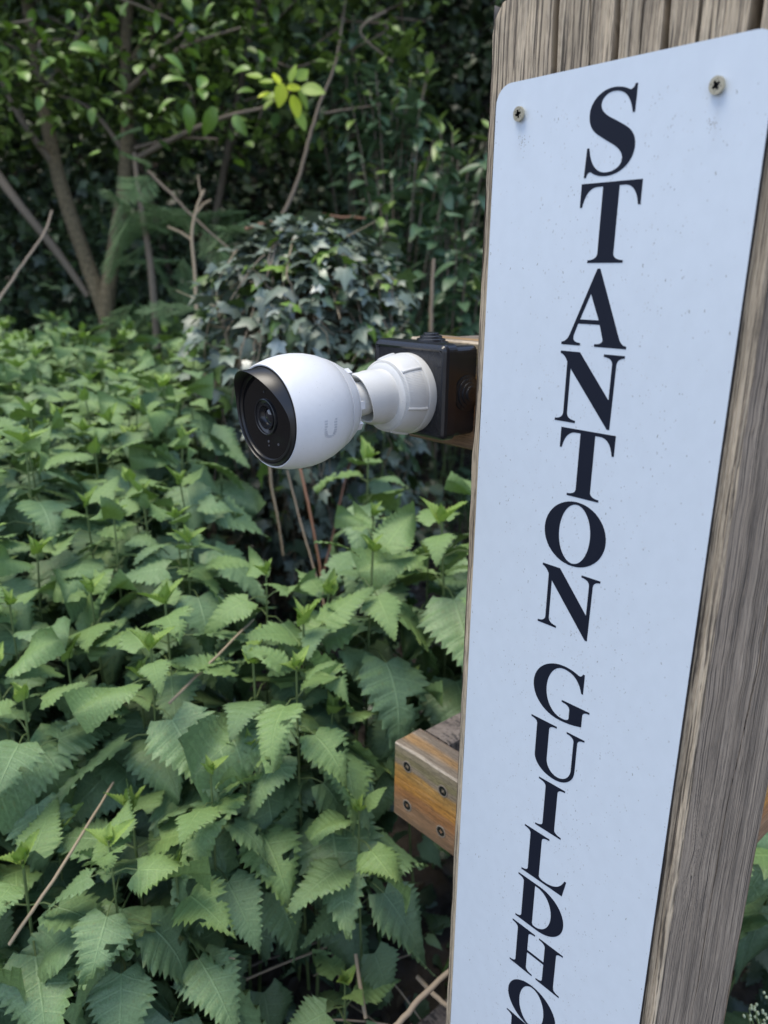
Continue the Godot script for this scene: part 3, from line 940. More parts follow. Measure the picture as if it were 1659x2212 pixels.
	put("lens_ring", lathe([Vector2(0.1032 - b, 0.0150), Vector2(0.1045 - b, 0.0148), Vector2(0.1048 - b, 0.0143), Vector2(0.1046 - b, 0.0136), Vector2(0.1035 - b, 0.0133), Vector2(0.1025 - b, 0.0105), Vector2(0.1040 - b, 0.0102), Vector2(0.1040 - b, 0.0094), Vector2(0.1010 - b, 0.0086), Vector2(0.1000 - b, 0.0076)], 72), M.lens_ring, head)
	put("lens", lathe([Vector2(0.0995 - b, 0.0080), Vector2(0.1008 - b, 0.0064), Vector2(0.1017 - b, 0.0042), Vector2(0.1022 - b, 0.0020), Vector2(0.1023 - b, 0.0)], 48), M.lens, head)
	for d in [Vector3(0.0, 0.0205, 0.0012), Vector3(0.0012, -0.0200, 0.0011), Vector3(0.0150, -0.0205, 0.0010), Vector3(0.0012, -0.0235, 0.0007)]:
		put("sensor", lathe([Vector2(0.1030 - b, d.z), Vector2(0.1037 - b, d.z * 0.9), Vector2(0.1037 - b, d.z * 0.45), Vector2(0.1033 - b, 0.0)], 16), M.dot if d.z < 0.00115 else M.lens_ring, head).position = Vector3(d.x, d.y, 0)
	var mark := start()   # the worn grey U printed on the flank, made of rows of dashes
	var line := []
	for k in 5:
		line.append(Vector2(-0.0042, 0.0075 - k * 0.0022))
	for k in 9:
		var a := PI + PI * k / 8.0
		line.append(Vector2(0.0042 * cos(a), -0.0030 + 0.0042 * sin(a)))
	for k in 5:
		line.append(Vector2(0.0042, -0.0010 + k * 0.0022))
	for i in line.size() - 1:
		for lane in 3:
			if rng.randf() < 0.12:
				continue
			var a: Vector2 = line[i]
			var c: Vector2 = line[i + 1]
			var n := Vector2(-(c - a).y, (c - a).x).normalized() * (lane - 1) * 0.0009
			var m := (a + c) / 2 + n
			var z := 0.0777 - m.x
			var ang := deg_to_rad(-9.0) + m.y / 0.0473
			var rr := 0.0474
			var e := Basis(Vector3.BACK, ang)
			box(mark, e * Vector3(rr, 0, 0) + Vector3(0, 0, z - b), Vector3(0.0002, 0.0013 if absf((c - a).y) > absf((c - a).x) else 0.0006, 0.0006 if absf((c - a).y) > absf((c - a).x) else 0.0012), e)
	put("logo", mark.commit(), M.logo, head)

# ---------------------------------------------------------------- leaves

func nettle_leaf(w: float, droop: float, fold: float, teeth: int, seed_: int, curl := 0.0, holes := 0) -> ArrayMesh:   # one metre long along +x, upper side +y
	var r := RandomNumberGenerator.new()
	r.seed = seed_
	var rows := []
	var n := teeth * 2
	for i in n + 1:
		var t := float(i) / n
		var hw := 0.54 * w * (sqrt(maxf(1.0 - pow((0.24 - t) / 0.285, 2.0), 0.0)) if t < 0.24 else pow(1.0 - (t - 0.24) / 0.76, 0.95) * (1.0 - 0.10 * sin(PI * (t - 0.24) / 0.76)) + 0.05 * (t - 0.24) * (1.0 - t))
		var point := i % 2 == 1
		var row := []
		for j in 9:
			var s := (j - 4) / 4.0
			var edge := 1.0
			var fwd := 0.0
			if absf(s) > 0.9:
				edge = 1.06 if point else 0.86
				fwd = 0.032 if point else -0.008
				edge *= r.randf_range(0.97, 1.04)
			if i == 0:
				fwd = -0.075 * absf(s)
			elif i == 1:
				fwd -= 0.03 * absf(s)
			var x := t + fwd - 0.03 * absf(s)
			var zz := s * hw * edge
			var y := fold * absf(zz) - 0.10 * s * s * hw
			y += 0.024 * cos(TAU * (t * 7.5 - absf(s) * 1.25 * (1.0 - 0.45 * t))) * -1.0 * absf(s) * (1.0 - 0.4 * absf(s))
			y += curl * s * s * s * t * 0.3 + 0.035 * sin(t * 5.0 + seed_) * s + 0.012 * r.randf_range(-1, 1) * absf(s)
			# bend the blade down along an arc
			var ang := droop * x
			var cx := x if absf(droop) < 0.01 else sin(ang) / droop
			var cy := 0.0 if absf(droop) < 0.01 else -(1.0 - cos(ang)) / droop
			row.append([Vector3(cx + y * sin(ang), cy + y * cos(ang), zz), Vector2(clampf(t, 0, 1), 0.5 + 0.5 * s)])
		rows.append(row)
	return sheet(rows, true, holes, seed_)

func plain_leaf(w: float, droop: float, fold: float) -> ArrayMesh:   # an oval leaf with a pointed tip
	var rows := []
	for i in 8:
		var t := i / 7.0
		var hw := 0.5 * w * pow(maxf(sin(PI * pow(t * 0.96 + 0.02, 0.8)), 0.0), 0.85)
		var row := []
		for j in 5:
			var s := (j - 2) / 2.0
			var ang := droop * t
			var cx := t if absf(droop) < 0.01 else sin(ang) / droop
			var cy := 0.0 if absf(droop) < 0.01 else -(1.0 - cos(ang)) / droop
			row.append([Vector3(cx, cy + fold * absf(s) * hw, s * hw), Vector2(t, 0.5 + 0.5 * s)])
		rows.append(row)
	return sheet(rows)

func ivy_leaf(seed_: int) -> ArrayMesh:   # five lobes round a stalk, a little cupped
	var r := RandomNumberGenerator.new()
	r.seed = seed_
	var st := start()
	var lobes := [[-150, 0.30], [-118, 0.46], [-88, 0.34], [-60, 0.62], [-32, 0.42], [0, 0.85], [32, 0.42], [60, 0.62], [88, 0.34], [118, 0.46], [150, 0.30]]
	var pts := [Vector3(-0.06, 0, 0)]
	for l in lobes:
		var a := deg_to_rad(l[0] + r.randf_range(-4, 4))
		var d: float = l[1] * r.randf_range(0.9, 1.1)
		pts.append(Vector3(cos(a) * d + 0.1, -0.28 * d * d + 0.05 * r.randf_range(-1, 1), sin(a) * d))
	var c := Vector3(0.1, 0.03, 0)
	for i in pts.size():
		var a: Vector3 = pts[i]
		var b: Vector3 = pts[(i + 1) % pts.size()]
		tri(st, [c, Vector3.UP, Vector2(0.3, 0.5)], [a, (Vector3.UP + a * 0.5).normalized(), Vector2(0.3 + a.x * 0.6, 0.5 + a.z * 0.6)], [b, (Vector3.UP + b * 0.5).normalized(), Vector2(0.3 + b.x * 0.6, 0.5 + b.z * 0.6)])
	return st.commit()

func leaf_frame(at: Vector3, yaw: float, pitch: float, roll: float, size: float) -> Transform3D:   # pitch above the horizontal, radians
	var b := Basis(Vector3.UP, yaw) * Basis(Vector3.BACK, pitch) * Basis(Vector3.RIGHT, roll)
	return Transform3D(b.scaled_local(Vector3.ONE * size), at)

func facing_leaf(at: Vector3, angle: float, tilt: float, size: float) -> Transform3D:   # a leaf whose upper side looks out of the hedge
	var x := (RIGHT * cos(angle) - DOWN * sin(angle) + AHEAD * sin(tilt) * 0.6).normalized()
	var y := (-AHEAD - DOWN * 0.5 + RIGHT * sin(tilt * 2.0)).normalized()
	var z := x.cross(y).normalized()
	y = z.cross(x).normalized()
	return Transform3D(Basis(x, y, z).scaled_local(Vector3.ONE * size), at)

func make_nettle(blades: Array, seed_: int, called: String) -> Node3D:
	var r := RandomNumberGenerator.new()
	r.seed = seed_
	var root := Node3D.new()
	root.name = called
	var tall := 0.62
	var lean := Vector3(r.randf_range(-0.06, 0.06), 0, r.randf_range(-0.06, 0.06))
	var stem_at := func(down: float) -> Vector3:
		var k := down / tall
		return Vector3(0, tall - down, 0) - lean * k * k - Vector3(0, 0, 0)
	var st := start()
	var pts := []
	for i in 8:
		pts.append(stem_at.call(tall * 1.25 * (1.0 - i / 7.0)))
	tube(st, pts, taper(8, 0.0032, 0.0014), 5)
	put("stem", st.commit(), M.nettle_stem, root)
	var downs := [0.0, 0.005, 0.020, 0.048, 0.085, 0.13, 0.18, 0.24, 0.31]
	var sizes := [0.022, 0.036, 0.062, 0.090, 0.112, 0.118, 0.112, 0.104, 0.09]
	var pitches := [72.0, 52.0, 28.0, 4.0, -14.0, -26.0, -34.0, -40.0, -44.0]
	var turn := r.randf() * TAU
	for k in downs.size():
		var d: float = downs[k] * r.randf_range(0.9, 1.1)
		for s in 2:
			var yaw := turn + (k % 2) * PI / 2 + s * PI + r.randf_range(-0.4, 0.4)
			var size: float = sizes[k] * r.randf_range(0.70, 1.15)
			var pitch := deg_to_rad(pitches[k] + r.randf_range(-20, 20))
			var at: Vector3 = stem_at.call(d)
			var reach := Vector3(cos(yaw), sin(maxf(pitch, -0.2)) * 0.7 + 0.18, -sin(yaw)) * size * (0.36 if k > 1 else 0.08)
			var mat: Material = [M.nettle_young, M.nettle_young, M.nettle_pale, M.nettle_pale if r.randf() < 0.5 else M.nettle, M.nettle, M.nettle, M.nettle, M.nettle_old, M.nettle_old][k]
			if r.randf() < 0.2 and k > 2 and k < 7:
				mat = M.nettle_pale if k < 5 else M.nettle_old
			var leaf := put("leaf", blades[0 if k < 2 else r.randi_range(1, blades.size() - 1)], mat, root, leaf_frame(at + reach, yaw, pitch, r.randf_range(-0.35, 0.35), size))
			if k > 2 and k < 7:
				var ps := start()
				tube(ps, [at, at + reach * 0.55 + Vector3(0, size * 0.05, 0), at + reach], [0.0011, 0.0009, 0.0009], 4)
				put("leaf_stalk", ps.commit(), M.nettle_stem, root)
			leaf.set_meta("size", size)
	return root

func top_of_nettles(h: float) -> float:
	var table := [[0.6, -0.68], [0.66, -0.66], [0.8, -0.59], [0.95, -0.48], [1.08, -0.37], [1.25, -0.295], [1.8, -0.205], [2.6, -0.18], [4.5, -0.15]]
	for i in table.size() - 1:
		if h < table[i + 1][0]:
			return lerpf(table[i][1], table[i + 1][1], clampf((h - table[i][0]) / (table[i + 1][0] - table[i][0]), 0, 1))
	return -0.15

func build_nettles() -> void:
	var blades := [nettle_leaf(0.60, 0.2, 0.75, 10, 1), nettle_leaf(0.72, 0.75, 0.08, 15, 2), nettle_leaf(0.78, 0.45, 0.15, 14, 3), nettle_leaf(0.64, 1.05, 0.05, 16, 4), nettle_leaf(0.74, 0.25, 0.22, 15, 5), nettle_leaf(0.70, 0.6, -0.05, 14, 6), nettle_leaf(0.62, 0.9, 0.30, 17, 7, 0.8), nettle_leaf(0.80, 0.5, 0.05, 13, 8, -0.9), nettle_leaf(0.70, 1.3, 0.12, 15, 9, 0.4, 2), nettle_leaf(0.66, 0.35, -0.12, 16, 10, 1.2), nettle_leaf(0.76, 0.8, 0.1, 14, 11, 0.3, 3)]
	var protos := []
	for i in 14:
		protos.append(make_nettle(blades, 100 + i, "stinging_nettle"))
	# shoots that stand out in the photograph: place of the tip in the frame, its distance, size, label
	var shoots := [
		[405, 1165, 1.25, 1.0, "nettle shoot with bright pointed tip left of the ivy, below the camera"],
		[325, 1395, 1.06, 1.05, "nettle shoot with upright pale tip in the middle of the patch"],
		[640, 1440, 1.05, 0.95, "nettle shoot growing right of the slanting dry stalk"],
		[575, 1235, 1.20, 0.9, "nettle shoot at the foot of the ivy mound, under the camera"],
		[245, 1105, 1.30, 1.0, "nettle shoot with narrow raised tip, left of the one under the ivy"],
		[455, 1665, 0.92, 0.85, "nettle shoot with round crinkled young leaves, low in the patch"],
		[775, 1745, 0.97, 0.9, "nettle shoot just left of the orange rail end"],
		[235, 1815, 0.86, 0.9, "low nettle shoot with yellowish tip, beside the long dry straw"],
		[50, 1505, 0.95, 1.0, "nettle shoot at the left edge of the picture, halfway down the patch"],
		[925, 1195, 1.35, 1.0, "nettle shoot against the post, below the junction box"],
		[880, 1475, 1.15, 0.9, "nettle shoot beside the post, above the orange rail"],
		[20, 1300, 1.15, 1.0, "nettle shoot at the left edge with yellow-green tip above the low one"],
		[795, 985, 1.5, 1.15, "nettle shoot with broad hanging leaves directly under the junction box"],
		[835, 735, 1.75, 1.0, "nettle shoot rising between the camera and the junction box"],
		[745, 2120, 0.98, 0.8, "lowest nettle shoot, on the ground left of the sign foot"],
	]
	var used := []
	var heroes := 0
	for s in shoots:
		var tip := spot(s[0], s[1], s[2] * (0.92 if s[1] > 1000 and s[1] < 1450 else 1.0))
		var o: Node3D = protos[heroes % protos.size()].duplicate()
		heroes += 1
		o.name = numbered("stinging_nettle")
		add_child(o)
		var k: float = s[3]
		o.scale = Vector3.ONE * k
		o.rotation.y = rng.randf() * TAU
		o.position = tip - Vector3(0, 0.62 * k, 0)
		tag(o, s[4], "nettle", "stinging nettles in the patch")
		used.append(Vector2(tip.x, tip.z))
	var count := 0
	var h := 0.72
	while h < 3.5:
		var gap: float = 0.080 + 0.034 * maxf(h - 1.0, 0.0)
		var r := -1.3 * h - 0.1
		while r < 0.95 * h:
			var p := from_axes(h + rng.randf_range(-0.4, 0.4) * gap, r + rng.randf_range(-0.4, 0.4) * gap)
			r += gap
			var y := top_of_nettles(away(p)) + rng.randf_range(-0.075, 0.045)
			var tip := Vector3(p.x, y + UP, p.z)
			var px := seen_at(tip)
			if px.x < -480 or px.x > 1900 or px.y > 2450 or (px.x > 1100 and px.x < 1570):
				continue
			if px.x > 425 and px.x < 770 and px.y < 1245 and px.z < 2.6:
				continue
			if px.x >= 770 and px.x < 1100 and px.y < 1040 and px.z < 2.6:
				continue
			if p.x > -0.70 and p.x < -0.05 and p.z > -0.36:
				continue
			if p.x > -0.64 and p.x < -0.47 and p.z > -1.1:
				tip.y = minf(tip.y, UP - 0.62)
			if (px.x > 640 and px.x < 1010 and px.y > 1900) or (px.x > 280 and px.x < 1010 and px.y > 2030):
				continue
			var near := false
			for u in used:
				if u.distance_to(Vector2(tip.x, tip.z)) < gap * 0.66:
					near = true
			if near:
				continue
			if px.x > 1200 and rng.randf() < 0.55:
				continue
			if count > 286:
				continue
			used.append(Vector2(tip.x, tip.z))
			var o: Node3D = protos[rng.randi_range(0, protos.size() - 1)].duplicate()
			o.name = numbered("stinging_nettle")
			add_child(o)
			var k := rng.randf_range(0.84, 1.12) * (0.94 if h > 2.0 else 1.18 if h < 1.15 else 1.04)
			o.scale = Vector3.ONE * k
			o.rotation = Vector3(rng.randf_range(-0.1, 0.1), rng.randf() * TAU, rng.randf_range(-0.1, 0.1))
			o.position = tip - o.basis.y * 0.62
			var across := "at the left edge" if px.x < 170 else "left of centre" if px.x < 480 else "towards the post" if px.x < 1100 else "right of the post"
			var row := "in the far row below the trees" if px.z > 2.2 else "in the row level with the ivy mound" if px.z > 1.55 else "in the middle of the patch" if px.z > 1.12 else "with large drooping leaves in the front row"
			tag(o, "stinging nettle %s, %s" % [row, across], "nettle", "stinging nettles in the patch" if px.x < 1200 else "stinging nettles right of the post")
			count += 1
		h += gap * 0.9
	for p in protos:
		p.free()
	print("nettles ", count + heroes)

# ---------------------------------------------------------------- ivy mound

func build_ivy() -> void:
	var base := spot(668, 1000, 2.05)
	base.y = ground_y(base.x, base.z)
	var top_y := UP + 0.12
	var tall := top_y - base.y
	var o := thing("ivy_mound", "stump smothered in grey-green ivy behind the camera", "ivy", base)
	var radius := func(t: float, a: float) -> float:
		var r := 0.235 * sqrt(maxf(1.0 - pow(t, 3.6), 0.0)) * lerpf(0.66, 1.08, smoothstep(0.1, 0.75, t))
		return r * (1.0 + 0.6 * noise.get_noise_2d(cos(a) * 60 + t * 140, sin(a) * 60))
	var core := start()
	core.set_smooth_group(0)
	for i in 16:
		for j in 20:
			for k in [[0, 0], [0, 1], [1, 1], [0, 0], [1, 1], [1, 0]]:
				var t: float = (i + k[0]) / 16.0
				var a: float = TAU * (j + k[1]) / 20.0
				var r: float = radius.call(t, fposmod(a, TAU)) * 0.8
				core.set_uv(Vector2(a, t * 3))
				core.add_vertex(Vector3(cos(a) * r, t * tall * 0.95, sin(a) * r))
	core.index()
	core.generate_normals()
	put("stump", core.commit(), M.bark, o)
	var shapes := [ivy_leaf(1), ivy_leaf(2), ivy_leaf(3)]
	var to_eye := Vector2(EYE.x - base.x, EYE.z - base.z).angle()
	var spots := []
	var tints := []
	for i in 2900:
		var t := sqrt(rng.randf())
		var near := i < 300
		var a := to_eye + (rng.randfn(0, 0.7) if near else rng.randf() * TAU)
		var r: float = radius.call(t, fposmod(a, TAU)) * rng.randf_range(0.85, 1.36) + 0.01
		var p := Vector3(cos(a) * r, t * tall + rng.randf_range(-0.02, 0.03), sin(a) * r)
		var size := rng.randf_range(0.024, 0.056)
		var steep := lerpf(-0.95, -0.1, t * t) + rng.randf_range(-0.7, 0.7)
		var tr := leaf_frame(p, -a + rng.randf_range(-1.1, 1.1), steep, rng.randf_range(-0.8, 0.8), size)
		if near:
			var m: Material = M.ivy_sky_sheen if rng.randf() < 0.5 else M.ivy
			if rng.randf() < (0.3 if t > 0.8 else 0.1):
				m = M.ivy_young
			put("leaf", shapes[i % 3], m, o, tr)
		else:
			spots.append(tr)
			var g := rng.randf_range(0.7, 1.5)
			tints.append(Color(0.19 * g, 0.245 * g, 0.18 * g) if rng.randf() < 0.85 else Color(0.12, 0.2, 0.05))
	mass("small_leaves", shapes[0], M.leaf_mass, spots, tints, o)
	for i in 70:   # short dead twigs poking out in all directions
		var a := to_eye + rng.randf_range(-1.4, 1.4)
		var t := rng.randf_range(0.15, 0.97)
		var rr: float = radius.call(t, fposmod(a, TAU)) * 0.95
		var p := Vector3(cos(a) * rr, t * tall, sin(a) * rr)
		var d := Vector3(cos(a + rng.randf_range(-1.4, 1.4)), rng.randf_range(-0.9, 1.0), sin(a + rng.randf_range(-1.4, 1.4))).normalized() * rng.randf_range(0.06, 0.17)
		var st := start()
		tube(st, [p, p + d * 0.5 + Vector3(rng.randf_range(-0.01, 0.01), rng.randf_range(-0.01, 0.01), 0), p + d], [0.0019, 0.0016, 0.0009], 5)
		put("dead_twig", st.commit(), M.straw if rng.randf() < 0.5 else M.straw_grey, o)
	for i in 60:   # bare runners that stand off the leaves and hang down
		var a := to_eye + rng.randf_range(-1.3, 1.3)
		var t := rng.randf_range(0.3, 0.98)
		var pts := []
		for k in 6:
			var tt := t - k * rng.randf_range(0.03, 0.10)
			var r: float = radius.call(clampf(tt, 0, 1), fposmod(a, TAU)) + rng.randf_range(0.02, 0.06)
			a += rng.randf_range(-0.15, 0.15)
			pts.append(Vector3(cos(a) * r, maxf(tt, 0.02) * tall, sin(a) * r))
		var st := start()
		var line := smooth_line(pts, 3)
		tube(st, line, taper(line.size(), rng.randf_range(0.0012, 0.0026), 0.0008), 5)
		put("runner", st.commit(), M.straw if rng.randf() < 0.45 else M.straw_grey, o)

# ---------------------------------------------------------------- dry stalks and bare stems

func stalk(called: String, label: String, category: String, pts: Array, r0: float, r1: float, m: Material, group: String) -> Node3D:
	var st := start()
	var base: Vector3 = pts[0]
	var local := []
	for p in pts:
		local.append(p - base)
	var line := smooth_line(local, 6)
	for i in range(1, line.size() - 1):
		line[i] += Vector3(noise.get_noise_2d(i * 40.0, base.x * 900), noise.get_noise_2d(i * 40.0, base.z * 900 + 70), 0) * 0.006 * minf(1.0, r0 * 120.0) * (0.6 if m == M.straw else 1.0)
	tube(st, line, taper(line.size(), r0, r1), 7, 0.15)
	var o := thing(called, label, category, base, group)
	put("stem", st.commit(), m, o)
	return o

func build_stalks() -> void:
	var d := "dry straw stalks lying in the nettles"
	stalk("dry_stalk", "long pale straw slanting up from the lower left corner", "dry stalk", [spot(20, 2040, 0.84), spot(135, 1870, 0.87), spot(245, 1690, 0.96)], 0.0021, 0.0016, M.straw, d)
	stalk("dry_stalk", "tan straw slanting through the middle of the nettles", "dry stalk", [spot(365, 1520, 0.98), spot(455, 1430, 1.02), spot(548, 1338, 1.1)], 0.0020, 0.0016, M.straw, d)
	stalk("dry_stalk", "long straw lying low towards the foot of the post", "dry stalk", [spot(330, 2215, 1.0), spot(520, 2120, 1.04), spot(705, 2045, 1.1)], 0.0022, 0.0018, M.straw, d)
	stalk("dry_stalk", "upper of two straws lying low on the soil left of the sign", "dry stalk", [spot(440, 2130, 1.08), spot(570, 2075, 1.12), spot(700, 2030, 1.16)], 0.0022, 0.0016, M.straw_grey, d)
	stalk("dry_stalk", "short pale straw standing among the lowest nettles", "dry stalk", [spot(768, 2060, 1.0), spot(778, 2130, 0.98), spot(790, 2200, 0.96)], 0.0026, 0.0026, M.straw, d)
	stalk("dry_stalk", "grey straw crossing the soil against the sign's lower edge", "dry stalk", [spot(845, 2230, 0.86), spot(905, 2160, 0.88), spot(985, 2085, 0.9)], 0.0036, 0.0032, M.straw_grey, d)
	stalk("dry_stalk", "short broken straw tucked behind the sign's lower edge", "dry stalk", [spot(902, 2110, 0.98), spot(940, 2150, 0.95), spot(975, 2180, 0.93)], 0.003, 0.003, M.straw_grey, d)
	var rr := RandomNumberGenerator.new()
	rr.seed = 44
	for i in 22:
		var x := rr.randf_range(20, 940)
		var p := spot(x, rr.randf_range(2060, 2240), rr.randf_range(0.98, 1.2))
		var q := p + Vector3(rr.randf_range(-0.12, 0.12), rr.randf_range(-0.02, 0.09), rr.randf_range(-0.12, 0.12))
		stalk("dry_stalk", "thin broken straw among the litter under the nettles", "dry stalk", [p, (p + q) / 2 + Vector3(0, 0.006, 0), q], 0.0014, 0.001, M.straw_grey if i % 3 else M.straw, "broken straws in the litter")
	var b := "bare stems in the undergrowth"
	stalk("bare_stem", "pale bare stem hanging just under the camera", "bare stem", [spot(583, 1005, 1.72), spot(586, 1050, 1.72), spot(600, 1120, 1.72), spot(612, 1200, 1.72)], 0.0036, 0.0022, M.straw, b)
	stalk("bare_stem", "reddish bare stem hanging down in front of the ivy", "bare stem", [spot(648, 1010, 1.7), spot(668, 1100, 1.68), spot(690, 1220, 1.66), spot(700, 1320, 1.64)], 0.0034, 0.0024, M.red_stem, b)
	stalk("bare_stem", "thin grey stem bending right below the ivy", "bare stem", [spot(620, 1015, 1.74), spot(650, 1130, 1.7), spot(690, 1270, 1.62), spot(728, 1400, 1.56)], 0.0022, 0.0014, M.straw_grey, b)
	stalk("bare_stem", "reddish stem slanting between the camera and the junction box bracket", "bare stem", [spot(765, 960, 1.85), spot(740, 1060, 1.8), spot(718, 1160, 1.78), spot(700, 1230, 1.76)], 0.0026, 0.002, M.red_stem, b)
	stalk("bare_stem", "grey stem curving down left of the ivy", "bare stem", [spot(505, 780, 1.85), spot(490, 860, 1.82), spot(466, 1000, 1.8), spot(460, 1130, 1.8)], 0.0026, 0.0018, M.straw_grey, b)
	stalk("bare_stem", "pale stem rising left of the camera top", "bare stem", [spot(455, 850, 1.8), spot(500, 770, 1.83), spot(560, 690, 1.86)], 0.002, 0.0016, M.straw, b)
	stalk("bare_stem", "kinked dry stem across the top of the ivy", "bare stem", [spot(690, 520, 1.9), spot(715, 545, 1.88), spot(730, 562, 1.87), spot(712, 615, 1.86), spot(700, 650, 1.86)], 0.003, 0.0024, M.straw, b)
	stalk("bare_stem", "upright grey stem behind the junction box", "bare stem", [spot(930, 720, 2.1), spot(932, 640, 2.12), spot(937, 560, 2.15)], 0.0062, 0.005, M.twig, b)
	var fork := stalk("bare_stem", "dead forked stem standing left of the ivy", "bare stem", [spot(425, 670, 2.5), spot(420, 580, 2.5), spot(414, 510, 2.5), spot(425, 450, 2.5), spot(442, 410, 2.5)], 0.0062, 0.004, M.straw, b)
	var st := start()
	var f0 := fork.position
	tube(st, [spot(416, 520, 2.5) - f0, spot(390, 502, 2.49) - f0, spot(362, 490, 2.48) - f0], [0.0045, 0.004, 0.0034], 6)
	tube(st, [spot(418, 470, 2.5) - f0, spot(440, 440, 2.5) - f0, spot(456, 432, 2.5) - f0], [0.004, 0.0035, 0.003], 6)
	tube(st, [spot(436, 425, 2.5) - f0, spot(430, 400, 2.5) - f0, spot(428, 378, 2.5) - f0], [0.003, 0.0025, 0.002], 6)
	put("side_twig", st.commit(), M.straw, fork)
	stalk("bare_stem", "long arching bramble stem rising to the top of the picture", "bare stem", [spot(608, 470, 2.6), spot(640, 400, 2.62), spot(665, 310, 2.65), spot(690, 225, 2.68), spot(720, 150, 2.7), spot(738, 60, 2.72), spot(750, -40, 2.75)], 0.0075, 0.0035, M.twig, b)
	stalk("bare_stem", "level brown twig across the dark hollow above the ivy", "bare stem", [spot(530, 495, 2.5), spot(600, 476, 2.5), spot(680, 466, 2.5), spot(790, 472, 2.52)], 0.006, 0.004, M.red_stem, b)
	stalk("bare_stem", "thin curved stem crossing the left edge of the picture", "bare stem", [spot(-10, 660, 2.2), spot(50, 570, 2.25), spot(95, 505, 2.3), spot(112, 455, 2.35)], 0.0042, 0.0028, M.straw_grey, b)
	stalk("bare_stem", "upper grey twig forking over the lime green leaves", "bare stem", [spot(700, 245, 2.7), spot(760, 235, 2.72), spot(830, 225, 2.74)], 0.005, 0.003, M.twig, b)
	stalk("bare_stem", "thin twig above the lime green leaves", "bare stem", [spot(560, 120, 2.9), spot(640, 145, 2.9), spot(720, 110, 2.92)], 0.005, 0.003, M.twig, b)
	stalk("bare_stem", "dead brown twig slanting down right of the conifer spray", "bare stem", [spot(320, 370, 2.6), spot(380, 430, 2.58), spot(440, 490, 2.56), spot(520, 560, 2.5)], 0.006, 0.003, M.twig, b)

# ---------------------------------------------------------------- trees, shrubs and hedge

func limb(parent: Node3D, called: String, pts: Array, r0: float, r1: float, m: Material, sides := 10) -> void:
	var st := start()
	var local := []
	for p in pts:
		local.append(p - parent.position)
	var line := smooth_line(local, 6)
	tube(st, line, taper(line.size(), r0, r1), sides, 0.22)
	put(called, st.commit(), m, parent)

